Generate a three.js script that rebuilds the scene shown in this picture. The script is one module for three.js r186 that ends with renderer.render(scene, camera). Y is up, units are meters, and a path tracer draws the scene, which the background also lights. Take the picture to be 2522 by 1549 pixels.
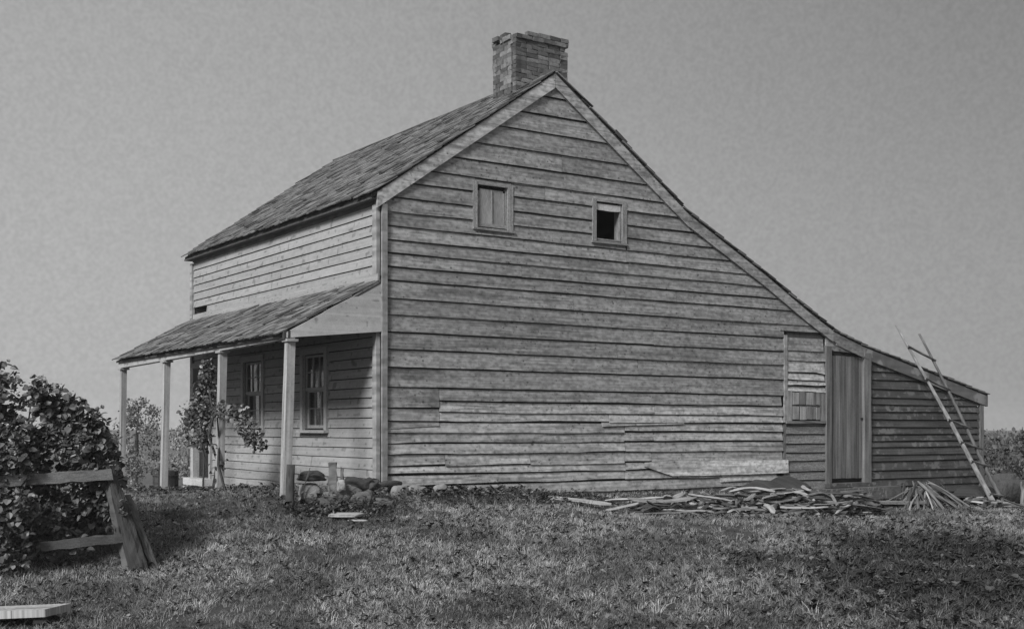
import * as THREE from 'three';
import { mergeGeometries } from 'three/addons/utils/BufferGeometryUtils.js';

// ---------------------------------------------------------------- camera, sky, sun, exposure
const W = 2522, H = 1549, FOCAL = 3052, EYE = 0.78;
const scene = new THREE.Scene();
const camera = new THREE.PerspectiveCamera(2 * Math.atan(H / 2 / FOCAL) * 180 / Math.PI, W / H, 0.1, 5000);
camera.position.set(0, EYE, 0);
camera.lookAt(0, EYE, -10);
camera.setViewOffset(W, H, 0, -285.5, W, H);             // a rising front: level camera, shifted lens
const renderer = new THREE.WebGLRenderer({ antialias: true });
renderer.setSize(1024, 628);
renderer.toneMapping = THREE.LinearToneMapping;
renderer.toneMappingExposure = 1.0;
renderer.shadowMap.enabled = true;

function rngOf(a) { return () => { a |= 0; a = a + 0x6D2B79F5 | 0; let t = Math.imul(a ^ a >>> 15, 1 | a); t = t + Math.imul(t ^ t >>> 7, 61 | t) ^ t; return ((t ^ t >>> 14) >>> 0) / 4294967296; }; }
const R = rngOf(1234);
const rr = (a, b) => a + (b - a) * R();
const clamp = (x, a = 0, b = 1) => Math.min(b, Math.max(a, x));
const smooth = (a, b, x) => { const t = clamp((x - a) / (b - a)); return t * t * (3 - 2 * t); };
const lerp = (a, b, t) => a + (b - a) * t;
function hash(x, y, s) { let h = Math.imul(x, 374761393) + Math.imul(y, 668265263) + Math.imul(s, 1442695041) | 0; h = Math.imul(h ^ h >>> 13, 1274126177); return ((h ^ h >>> 16) >>> 0) / 4294967296; }
function noise(x, y, s = 0, px = 0, py = 0) {             // value noise 0..1, optional period
  const x0 = Math.floor(x), y0 = Math.floor(y); let fx = x - x0, fy = y - y0;
  fx = fx * fx * (3 - 2 * fx); fy = fy * fy * (3 - 2 * fy);
  const w = (i, p) => p ? ((i % p) + p) % p : i;
  const a = hash(w(x0, px), w(y0, py), s), b = hash(w(x0 + 1, px), w(y0, py), s), c = hash(w(x0, px), w(y0 + 1, py), s), d = hash(w(x0 + 1, px), w(y0 + 1, py), s);
  return a + (b - a) * fx + (c - a) * fy + (a - b - c + d) * fx * fy;
}
function fbm(x, y, s, o = 4, px = 0, py = 0) { let v = 0, a = 0.5, n = 0; for (let i = 0; i < o; i++) { v += a * noise(x, y, s + i * 17, px, py); n += a; a *= 0.5; x *= 2; y *= 2; px *= 2; py *= 2; } return v / n; }

const THETA = 34 * Math.PI / 180, CT = Math.cos(THETA), ST = Math.sin(THETA), CX = -1.704, CZ = -16;
const toWorld = (x, y, z) => [CX + CT * x + ST * z, y, CZ - ST * x + CT * z];   // from the house's own axes

const SUN_EL = 36 * Math.PI / 180, SUN_AZ = 23 * Math.PI / 180;       // hazy sun, on the left, in front of the porch side, behind the camera
const SUN = toWorld(-Math.cos(SUN_EL) * Math.cos(SUN_AZ), Math.sin(SUN_EL), Math.cos(SUN_EL) * Math.sin(SUN_AZ)).map((v, i) => v - [CX, 0, CZ][i]);
{ // thin haze, lighter low down and toward the sun's side, darkest opposite the sun, faintly mottled
  const w = 4096, h = 2048, d = new Float32Array(w * h * 4), anti = Math.atan2(-SUN[2], -SUN[0]);
  for (let j = 0; j < h; j++) {
    const el = (j + 0.5) / h * 180 - 90, flat = 1 - smooth(50, 80, Math.abs(el));
    for (let i = 0; i < w; i++) {
      const u = i / w, v = j / h; let dl = Math.abs((u - 0.5) * 2 * Math.PI - anti); dl = Math.min(dl, 2 * Math.PI - dl) * 180 / Math.PI;
      const sd = lerp(0.8, smooth(-12, 56, dl), flat), base = lerp(0.275, 0.435, sd) * lerp(1, lerp(0.66, 0.86, sd), smooth(4, 22, el));
      const m = el < -5 ? 0 : 0.05 * (fbm(u * 24, v * 14, 3, 3, 24, 0) - 0.5) + 0.20 * (hash(i, j, 9) - 0.5);
      const b = base * (1 + m), k = (j * w + i) * 4;
      d[k] = b; d[k + 1] = b; d[k + 2] = b; d[k + 3] = 1;
    }
  }
  const sky = new THREE.DataTexture(d, w, h, THREE.RGBAFormat, THREE.FloatType);
  sky.mapping = THREE.EquirectangularReflectionMapping; sky.magFilter = THREE.LinearFilter; sky.minFilter = THREE.LinearFilter; sky.needsUpdate = true;
  scene.background = sky; scene.environment = sky;
}
{
  const s = new THREE.DirectionalLight(0xffffff, 4.4);
  const [x, y, z] = toWorld(-Math.cos(SUN_EL) * Math.cos(SUN_AZ) * 40, Math.sin(SUN_EL) * 40, Math.cos(SUN_EL) * Math.sin(SUN_AZ) * 40);
  const [tx, , tz] = toWorld(4, 0, 0);
  s.position.set(x + (tx - CX), y, z + (tz - CZ)); s.target.position.set(tx, 0, tz);
  s.castShadow = true; s.shadow.radius = 32; s.shadow.mapSize.set(2048, 2048);
  Object.assign(s.shadow.camera, { left: -18, right: 18, top: 18, bottom: -18, near: 1, far: 90 });
  scene.add(s, s.target);
}
scene.fog = new THREE.FogExp2(0xf0f0f0, 0.0006);

// ---------------------------------------------------------------- textures (grain, stain, wear; tones only)
const grey = v => new THREE.Color().setRGB(v, v, v);
const toS = l => { l = clamp(l); return l <= 0.0031308 ? l * 12.92 : 1.055 * Math.pow(l, 1 / 2.4) - 0.055; };
function tex(w, h, fn, data = false) {
  const d = new Uint8Array(w * h * 4);
  for (let j = 0; j < h; j++) for (let i = 0; i < w; i++) { const v = fn(i / w, j / h, i, j), b = Math.round(255 * (data ? clamp(v) : toS(v))), k = (j * w + i) * 4; d[k] = d[k + 1] = d[k + 2] = b; d[k + 3] = 255; }
  const t = new THREE.DataTexture(d, w, h, THREE.RGBAFormat);
  t.wrapS = t.wrapT = THREE.RepeatWrapping; t.magFilter = THREE.LinearFilter; t.minFilter = THREE.LinearMipmapLinearFilter; t.generateMipmaps = true;
  if (!data) t.colorSpace = THREE.SRGBColorSpace;
  t.needsUpdate = true; return t;
}
// siding map: 12.8 x 6.4 m; streaks along the boards, mildew specks, broad stains
function specks(n, w, h, seed, r0, r1, where) {
  const a = new Float32Array(w * h), q = rngOf(seed);
  for (let k = 0; k < n; k++) {
    const cx = q() * w, cy = q() * h; if (where && q() > where(cx / w, cy / h)) continue;
    const r = lerp(r0, r1, q() * q()), s = 0.35 + 0.65 * q();
    for (let y = Math.floor(cy - r - 1); y <= cy + r + 1; y++) for (let x = Math.floor(cx - r * 1.3 - 1); x <= cx + r * 1.3 + 1; x++) {
      const dd = Math.hypot((x - cx) / 1.25, y - cy), m = s * clamp(r + 0.5 - dd); if (m <= 0) continue;
      const i = ((y % h + h) % h) * w + (x % w + w) % w; a[i] = Math.max(a[i], m);
    }
  }
  return a;
}
const GW = 2048, GH = 1024;
const gSpk = specks(15000, GW, GH, 5, 0.7, 3.0, (u, v) => Math.pow(noise(u * 22, v * 14, 61), 2.2) * 1.6);
const gSpk2 = specks(2600, GW, GH, 6, 0.6, 1.8, null);
const gableTex = tex(GW, GH, (u, v, i, j) => {
  const x = u * 12.8, y = v * 6.4;
  let a = 0.92 + 0.42 * (noise(x * 1.6, y * 52, 1) - 0.5) + 0.34 * (noise(x * 5, y * 118, 2) - 0.5) + 0.50 * (fbm(x * 0.9, y * 17, 3, 4) - 0.5) + 0.22 * (fbm(x * 6, y * 10, 4, 3) - 0.5);
  a *= 1 + 0.62 * (noise(x * 17 + y * 9, y * 29 - x * 4, 9) - 0.5) + 0.3 * (noise(x * 31 - y * 13, y * 41 + x * 7, 14) - 0.5) + 0.30 * (hash(i, j, 10) - 0.5);
  a *= 1 - 0.35 * smooth(0.60, 0.78, fbm(x * 0.8 + 3, y * 9, 11, 4));                   // damp streaks along the grain
  a *= 1 - 0.45 * smooth(0.80, 0.90, noise(x * 2.1, y * 95, 12)) * smooth(0.5, 0.7, noise(x * 0.6, y * 7, 13));   // checks
  a *= 1 - 0.7 * gSpk[j * GW + i]; a *= 1 - 0.55 * gSpk2[j * GW + i];
  return 0.72 * a;
});
const frontTex = tex(1024, 512, (u, v) => {
  const x = u * 8, y = v * 4;
  return 0.74 * (0.98 + 0.2 * (noise(x * 1.5, y * 50, 31) - 0.5) + 0.25 * (fbm(x * 1.5, y * 4, 33, 4) - 0.5) + 0.16 * (noise(x * 16, y * 24, 35) - 0.5) + 0.2 * (hash(Math.floor(x * 128), Math.floor(y * 128), 5) - 0.5) - 0.35 * smooth(0.78, 0.9, noise(x * 14, y * 18, 37)));
});
const leanTex = tex(1024, 512, (u, v) => {                  // dark bare boards with flakes of old limewash
  const x = u * 5, y = v * 2.5;
  let a = 0.42 + 0.24 * (noise(x * 1.5, y * 60, 41) - 0.5) + 0.34 * (fbm(x * 2, y * 5, 43, 4) - 0.5) + 0.15 * (noise(x * 30, y * 30, 45) - 0.5);
  const f = smooth(0.54, 0.66, fbm(x * 9, y * 11, 47, 4)) * smooth(0.38, 0.6, noise(x * 1.1 + 5, y * 2.2, 49));
  return lerp(a, 1.0, f * 0.9);
});
const plankTex = tex(512, 512, (u, v) => {                  // upright grain, 1 x 2 m
  const x = u, y = v * 2;
  return 0.7 * (0.85 + 0.5 * (noise(x * 60, y * 1.5, 51, 60, 3) - 0.5) + 0.45 * (noise(x * 24, y * 2, 53, 24, 4) - 0.5) + 0.3 * (fbm(x * 6, y * 4, 55, 3, 6, 8) - 0.5) + 0.2 * (noise(x * 60, y * 50, 57, 60, 100) - 0.5));
});
const shingleTex = tex(512, 512, (u, v) => 0.7 * (0.85 + 0.5 * (noise(u * 90, v * 10, 61, 90, 10) - 0.5) + 0.6 * (fbm(u * 8, v * 8, 63, 4, 8, 8) - 0.5)));
const barkTex = tex(512, 512, (u, v) => 0.7 * (0.75 + 0.7 * (fbm(u * 30, v * 5, 71, 4, 30, 5) - 0.5) + 0.6 * (fbm(u * 8, v * 6, 73, 3, 8, 6) - 0.5)));
const stoneTex = tex(512, 512, (u, v) => 0.75 * (0.85 + 0.6 * (fbm(u * 7, v * 7, 81, 5, 7, 7) - 0.5) + 0.3 * (noise(u * 80, v * 80, 83, 80, 80) - 0.5)));
const brickTex = tex(512, 512, (u, v) => 0.7 * (0.8 + 0.9 * (fbm(u * 10, v * 10, 91, 4, 10, 10) - 0.5) + 0.4 * (noise(u * 70, v * 70, 93, 70, 70) - 0.5)));
const soilTex = tex(1024, 1024, (u, v) => 0.6 * (0.8 + 0.9 * (fbm(u * 24, v * 24, 101, 5, 24, 24) - 0.5) + 0.5 * (noise(u * 200, v * 200, 103, 200, 200) - 0.5)));
const grainBump = tex(512, 512, (u, v) => 0.5 + 0.5 * (noise(u * 6, v * 90, 111, 6, 90) - 0.5) + 0.4 * (noise(u * 14, v * 200, 112, 14, 200) - 0.5), true);
const lumpBump = tex(256, 256, (u, v) => fbm(u * 16, v * 16, 121, 4, 16, 16), true);

const mats = {}, KT = 0.70;                           // all tones below are times this
function mat(map, tone, rough = 0.9, extra = {}) {
  const k = [map ? map.uuid : '', tone, rough, JSON.stringify(Object.keys(extra))].join();
  return mats[k] ||= new THREE.MeshStandardMaterial({ map, color: grey(tone * KT), roughness: rough, ...extra });
}
const wb = { bumpMap: grainBump, bumpScale: 0.002 };
const gableM = t => mat(gableTex, t, 0.9, wb), frontM = t => mat(frontTex, t, 0.9, wb), leanM = t => mat(leanTex, t, 0.92, wb), plankM = t => mat(plankTex, t, 0.9);
const darkM = mat(null, 0.02, 1);

// ---------------------------------------------------------------- naming helpers
const used = {};
function numbered(n) { const k = used[n] = (used[n] ?? -1) + 1; return k ? `${n}_${String(k).padStart(3, '0')}` : n; }
function tag(o, label, category, group, kind) { o.userData.label = label; if (category) o.userData.category = category; if (group) o.userData.group = group; if (kind) o.userData.kind = kind; return o; }
function thing(name, label, category, group) { const o = new THREE.Group(); o.name = numbered(name); scene.add(o); return tag(o, label, category, group); }
function part(name, geo, m, parent) { const o = new THREE.Mesh(geo, m); o.name = numbered(name); o.castShadow = o.receiveShadow = true; (parent || scene).add(o); return o; }

// geometry collector: quads and triangles with planar or own uv, flat shaded
class Geo {
  constructor(su = 1, sv = 1) { this.p = []; this.t = []; this.su = su; this.sv = sv; }
  quad(a, b, c, d, uv) { const g = (q, k) => uv ? uv[k] : [q[0] / this.su, q[1] / this.sv]; for (const [q, k] of [[a, 0], [b, 1], [c, 2], [a, 0], [c, 2], [d, 3]]) { this.p.push(...q); this.t.push(...g(q, k)); } return this; }
  build() { const g = new THREE.BufferGeometry(); g.setAttribute('position', new THREE.Float32BufferAttribute(this.p, 3)); g.setAttribute('uv', new THREE.Float32BufferAttribute(this.t, 2)); g.computeVertexNormals(); return g; }
}
// one lapped board: bottom edge hangs proud with a gap behind it, top edge tucks under the next
function boardGeo(x0b, x1b, x0t, x1t, yb, yt, o = {}) {
  const { su = 12.8, sv = 6.4, out = 0.031, th = 0.016, wob = 0.007, bow = 0, ybEnd = yb, ytEnd = yt, base = 0, q = R } = o;
  const ou = q(), ov = q(); const n = Math.max(2, Math.min(26, Math.ceil((x1b - x0b) / 0.3))), g = new Geo(su, sv), P = [], ph = q() * 9, ph2 = q() * 50;
  for (let i = 0; i <= n; i++) {
    const t = i / n, xb = lerp(x0b, x1b, t), xt = lerp(x0t, x1t, t);
    const w = wob * 2 * (noise(xb * 1.3 + ph2, 0.5, 71) - 0.5) + wob * (noise(xb * 4 + ph2, 3.5, 72) - 0.5), y = lerp(yb, ybEnd, t) + w + bow * Math.sin(t * Math.PI), Y = lerp(yt, ytEnd, t);
    const zo = out + base + 0.006 * (noise(xb * 0.9 + ph, 1.5, 73) - 0.3), zi = base + th * 0.75;
    P.push([[xb, y, zo], [xt, Y, zi], [xt, Y, zi - th], [xb, y, zo - th]]);
  }
  for (let i = 0; i < n; i++) { const a = P[i], b = P[i + 1]; for (let k = 0; k < 4; k++) { const m = (k + 1) % 4; g.quad(a[k], b[k], b[m], a[m]); } }
  g.quad(P[0][0], P[0][1], P[0][2], P[0][3]); g.quad(P[n][3], P[n][2], P[n][1], P[n][0]);
  for (let i = 0; i < g.t.length; i += 2) { g.t[i] += ou; g.t[i + 1] += ov; }
  return g.build();
}
// box with slightly uneven corners; uv in metres / (su, sv); grain 'x' along the longest side
function boxGeo(w, h, d, o = {}) {
  const { j = 0.004, su = 1, sv = 1, n = 1, bend = 0, ou = R() * 7, ov = R() * 7, taper = 0, q = R } = o;
  const axis = w >= h && w >= d ? 0 : h >= d ? 1 : 2, L = [w, h, d], g = new Geo(), a1 = (axis + 1) % 3, a2 = (axis + 2) % 3, rings = [], ph = q() * 6;
  for (let i = 0; i <= n; i++) {
    const t = i / n - 0.5, r = [];
    for (const [s1, s2] of [[-1, -1], [1, -1], [1, 1], [-1, 1]]) {
      const v = [0, 0, 0], k = 1 - taper * (t + 0.5); v[axis] = t * L[axis] + j * (q() - 0.5) * 2; v[a1] = s1 * L[a1] / 2 * k + j * (q() - 0.5); v[a2] = s2 * L[a2] / 2 * k + j * (q() - 0.5);
      if (bend) v[a1] += bend * Math.sin(t * 5 + ph); r.push(v);
    } rings.push(r);
  }
  const uvq = (k, i) => { const u0 = (i / n) * L[axis] / su + ou, u1 = ((i + 1) / n) * L[axis] / su + ou, v0 = k * 0.13 + ov, v1 = v0 + (k % 2 ? L[a2] : L[a1]) / sv; return [[u0, v0], [u1, v0], [u1, v1], [u0, v1]]; };
  for (let i = 0; i < n; i++) for (let k = 0; k < 4; k++) { const m = (k + 1) % 4; g.quad(rings[i][k], rings[i + 1][k], rings[i + 1][m], rings[i][m], uvq(k, i)); }
  const e0 = rings[0], e1 = rings[n]; const ev = [[ou, ov], [ou + L[a1] / su, ov], [ou + L[a1] / su, ov + L[a2] / sv], [ou, ov + L[a2] / sv]];
  g.quad(e0[3], e0[2], e0[1], e0[0], ev); g.quad(e1[0], e1[1], e1[2], e1[3], ev);
  return g.build();
}
const boxAt = (x, y, z, w, h, d, o) => boxGeo(w, h, d, o).translate(x, y, z);
function swapUV(g) { const u = g.attributes.uv; for (let i = 0; i < u.count; i++) u.setXY(i, u.getY(i), u.getX(i)); return g; }
function polyPrism(pts, z0, z1, su = 12.8, sv = 6.4) {     // convex outline in x, y given a thickness
  const g = new Geo(su, sv), n = pts.length;
  for (let i = 1; i < n - 1; i++) { const f = k => [pts[k][0], pts[k][1], z1], b = k => [pts[k][0], pts[k][1], z0]; g.quad(f(0), f(i), f(i + 1), f(i + 1)); g.quad(b(0), b(i + 1), b(i), b(i)); }
  for (let i = 0; i < n; i++) { const a = pts[i], b = pts[(i + 1) % n]; g.quad([...a, z1], [...a, z0], [...b, z0], [...b, z1]); }
  return g.build();
}
function tubeGeo(pts, radii, seg = 8, o = {}) {            // uneven round pole through points
  const { rough = 0.1, flat = 1, q = R, caps = true, vs = 0.5 } = o, g = new Geo(), V = pts.map(p => new THREE.Vector3(...p)), rings = []; let L = 0;
  V.forEach((p, i) => {
    const d = V[Math.min(i + 1, V.length - 1)].clone().sub(V[Math.max(i - 1, 0)]).normalize();
    const a = Math.abs(d.y) > 0.9 ? new THREE.Vector3(1, 0, 0) : new THREE.Vector3(0, 1, 0), x = a.clone().cross(d).normalize(), y = d.clone().cross(x), r = [];
    for (let k = 0; k < seg; k++) { const an = k / seg * 2 * Math.PI, rad = radii[Math.min(i, radii.length - 1)] * (1 + rough * (q() - 0.5) * 2); r.push(p.clone().addScaledVector(x, Math.cos(an) * rad).addScaledVector(y, Math.sin(an) * rad * flat).toArray()); }
    rings.push(r);
  });
  for (let i = 0; i < rings.length - 1; i++) { const l = V[i].distanceTo(V[i + 1]); for (let k = 0; k < seg; k++) { const m = (k + 1) % seg; g.quad(rings[i][k], rings[i][m], rings[i + 1][m], rings[i + 1][k], [[k / seg, L / vs], [(k + 1) / seg, L / vs], [(k + 1) / seg, (L + l) / vs], [k / seg, (L + l) / vs]]); } L += l; }
  if (caps) for (const [r, p] of [[rings[0], pts[0]], [rings[rings.length - 1], pts[pts.length - 1]]]) for (let k = 0; k < seg; k++) g.quad(p, r[k], r[(k + 1) % seg], r[(k + 1) % seg], [[0, 0], [0.1, 0], [0.1, 0.1], [0.1, 0.1]]);
  return smoothN(g.build());
}
function smoothN(g) { const p = g.attributes.position, n = g.attributes.normal, M = new Map(), k = i => `${p.getX(i).toFixed(4)},${p.getY(i).toFixed(4)},${p.getZ(i).toFixed(4)}`; for (let i = 0; i < p.count; i++) { const v = M.get(k(i)) ?? [0, 0, 0]; v[0] += n.getX(i); v[1] += n.getY(i); v[2] += n.getZ(i); M.set(k(i), v); } for (let i = 0; i < p.count; i++) { const v = M.get(k(i)), l = Math.hypot(...v) || 1; n.setXYZ(i, v[0] / l, v[1] / l, v[2] / l); } return g; }
function rockGeo(w, h, d, seed, rough = 0.25, detail = 3) { // lumpy stone or root mass
  const g = new THREE.IcosahedronGeometry(1, detail), p = g.attributes.position, uv = g.attributes.uv;
  for (let i = 0; i < p.count; i++) {
    const x = p.getX(i), y = p.getY(i), z = p.getZ(i), c = v => Math.sign(v) * Math.pow(Math.abs(v), 0.7);
    const k = 1 + rough * 2 * (fbm(x * 2 + y * 1.3 + seed * 7.1, z * 2 - y * 1.7 + seed * 3.3, seed, 3) - 0.5);
    uv.setXY(i, (x + z * 0.6) * w * 0.8, (y + z * 0.4) * h * 0.8);
    p.setXYZ(i, c(x) * w / 2 * k, c(y) * h / 2 * k, c(z) * d / 2 * k);
  }
  g.computeVertexNormals(); return smoothN(g);
}

// ---------------------------------------------------------------- ground
function ground(x, D) {                                    // height at world x, depth D
  const n = D < 16 ? -0.1123 * (16 - Math.max(D, 4)) * smooth(17, 14, D) : 0;
  const dx = x - CX, dz = 16 - D, lx = CT * dx - ST * dz, lz = ST * dx + CT * dz;
  let h = n - 0.03 * clamp(D - 16, 0, 14) - 0.04 * clamp(x - 2, 0, 12) * smooth(10, 15, D) - lerp(0.34, 0.2, smooth(7, 11, lx)) * (0.35 * smooth(-0.6, 0.6, lx) + 0.65 * smooth(0.9, 3.0, lx)) * smooth(-0.15, 1.3, lz) * smooth(9, 15, D) - 0.05 * smooth(-1.5, -0.6, lz) * smooth(1.2, 0.3, lz) * smooth(-0.5, 0.3, lx) - 0.03 * clamp(-2 - x, 0, 12);
  if (D > 28) h += -0.05 * Math.min(D - 28, 50) * smooth(26, 36, D) + 4.2 * smooth(120, 420, D);
  if (D < 40) h += 0.06 * (fbm(x * 0.7, D * 0.7, 201, 3) - 0.5) + 0.05 * (noise(x * 2.6, D * 2.6, 203) - 0.5);
  return h;
}
const gl = (x, z) => { const [a, , c] = toWorld(x, 0, z); return ground(a, -c); };
{
  const nx = 260, nz = 300, p = [], uv = [], idx = [], col = [];
  for (let j = 0; j <= nz; j++) { const t = j / nz, D = t < 0.75 ? 3 + 37 * t / 0.75 : 40 * Math.pow(12.5, (t - 0.75) / 0.25);
    for (let i = 0; i <= nx; i++) { const s = i / nx * 2 - 1, x = Math.sign(s) * (12 * Math.abs(s) + Math.pow(Math.abs(s), 5) * Math.max(16, D * 0.75)); p.push(x, ground(x, D), -D); uv.push(x / 2.2, D / 2.2);
      const f = 0.7 + 0.6 * fbm(x * 0.5 + 9, D * 0.5, 211, 3) * lerp(1, 4.5, smooth(45, 110, D)); col.push(f, f, f); } }  // far ground paled in its vertex colour to paint distance haze
  for (let j = 0; j < nz; j++) for (let i = 0; i < nx; i++) { const a = j * (nx + 1) + i; idx.push(a, a + 1, a + nx + 2, a, a + nx + 2, a + nx + 1); }
  const g = new THREE.BufferGeometry(); g.setAttribute('position', new THREE.Float32BufferAttribute(p, 3)); g.setAttribute('uv', new THREE.Float32BufferAttribute(uv, 2)); g.setAttribute('color', new THREE.Float32BufferAttribute(col, 3)); g.setIndex(idx); g.computeVertexNormals();
  const o = part('ground', g, new THREE.MeshStandardMaterial({ map: soilTex, color: grey(0.07), roughness: 1, vertexColors: true }));
  tag(o, 'rough sloping yard of trodden earth and short grass around the house', null, null, 'structure');
}

// ---------------------------------------------------------------- the house
const house = thing('farmhouse', 'weathered clapboard farmhouse with long rear roof slope, brick chimney and shingled porch', 'house');
house.position.set(CX, 0, CZ); house.rotation.y = THETA;
const ROOF = [[-0.13, 3.85], [2.756, 5.861], [5.268, 4.12], [6.916, 3.305], [7.897, 2.775], [8.622, 2.43], [9.3, 2.24], [12.72, 1.46]];
function roofY(x) { for (let i = 0; i < ROOF.length - 1; i++) { const [a, b] = [ROOF[i], ROOF[i + 1]]; if (x <= b[0] || i === ROOF.length - 2) return a[1] + (b[1] - a[1]) * (x - a[0]) / (b[0] - a[0]); } }
function roofX(y, side) { if (side < 0) return ROOF[0][0] + (y - ROOF[0][1]) * (ROOF[1][0] - ROOF[0][0]) / (ROOF[1][1] - ROOF[0][1]); for (let i = 1; i < ROOF.length - 1; i++) { const [a, b] = [ROOF[i], ROOF[i + 1]]; if (y <= a[1] && y >= b[1]) return a[0] + (b[0] - a[0]) * (a[1] - y) / (a[1] - b[1]); } return y > ROOF[1][1] ? ROOF[1][0] : 12.6; }
const LEN = 7.0;

function wallShape(pts, holes) { const s = new THREE.Shape(pts.map(p => new THREE.Vector2(...p))); for (const [x0, x1, y0, y1] of holes) s.holes.push(new THREE.Path([[x0, y0], [x0, y1], [x1, y1], [x1, y0]].map(p => new THREE.Vector2(...p)))); return s; }
const under = 0.10;
const sil = [[0.02, -0.6], [12.55, -0.9], ...ROOF.slice(1).reverse().map(([x, y]) => [Math.min(x, 12.55), (x > 12.5 ? roofY(12.55) : y) - under]), [0.02, roofY(0.02) - under]];
const WIN1 = [1.475, 1.955, 3.55, 4.118], WIN2 = [3.505, 4.0, 3.555, 4.10];
const gableWall = part('gable_wall', new THREE.ExtrudeGeometry(wallShape(sil, [WIN1, WIN2]), { depth: 0.06, bevelEnabled: false }).translate(0, 0, -0.115), mat(null, 0.08, 1), house);  // sheathing near black, painting shade into the slots between clapboards
{ // plain closing walls at the far end and rear
  part('far_wall', new THREE.ExtrudeGeometry(wallShape(sil, []), { depth: 0.06, bevelEnabled: false }).translate(0, 0, -LEN), gableM(0.5), house);
  part('rear_wall', boxAt(12.56, 0.2, -LEN / 2, 0.06, 2.0, LEN - 0.14), leanM(0.5), house);
}
const tones = [0.41, 0.46, 0.52, 0.44];
// rows of the gable: bottom edges
const rowsTop = [5.482, 5.221, 4.964, 4.688, 4.448, 4.21, 4.021, 3.815, 3.624, 3.438, 3.259, 3.085, 2.911, 2.732, 2.499, 2.285, 2.063, 1.839, 1.609, 1.348];
const rowsLow = [1.175, 1.03, 0.894, 0.76, 0.615, 0.473, 0.317, 0.20, 0.055, -0.10];
const OPEN = [[1.44, 2.03, 3.525, 4.135], [3.47, 4.06, 3.54, 4.115]];   // where window trim covers the boards
function clapRow(yb, yt, x0, x1, tone, m, parent, opens, o = {}) {
  const mid = [];                                           // cut the run at windows
  let cuts = [[x0, x1, yb, yt]];
  for (const [a, b, c, d] of opens) { if (yt <= c || yb >= d) continue; const nx = []; for (const [p, q, y0, y1] of cuts) { if (q <= a || p >= b) { nx.push([p, q, y0, y1]); continue; }
    if (p < a) nx.push([p, a, y0, y1]); if (q > b) nx.push([b, q, y0, y1]); const m0 = Math.max(p, a), m1 = Math.min(q, b);
    if (y0 < c - 0.03) nx.push([m0, m1, y0, c]); if (y1 > d + 0.05) nx.push([m0, m1, d, y1]); } cuts = nx; }
  for (const [p, q, y0, y1] of cuts) if (q - p > 0.02) part('clapboard', o.fit ? o.fit(p, q, y0, y1) : boardGeo(p, q, p, q, y0, y1, o), m(tone), parent);
}
const LAP = -0.015;
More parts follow.
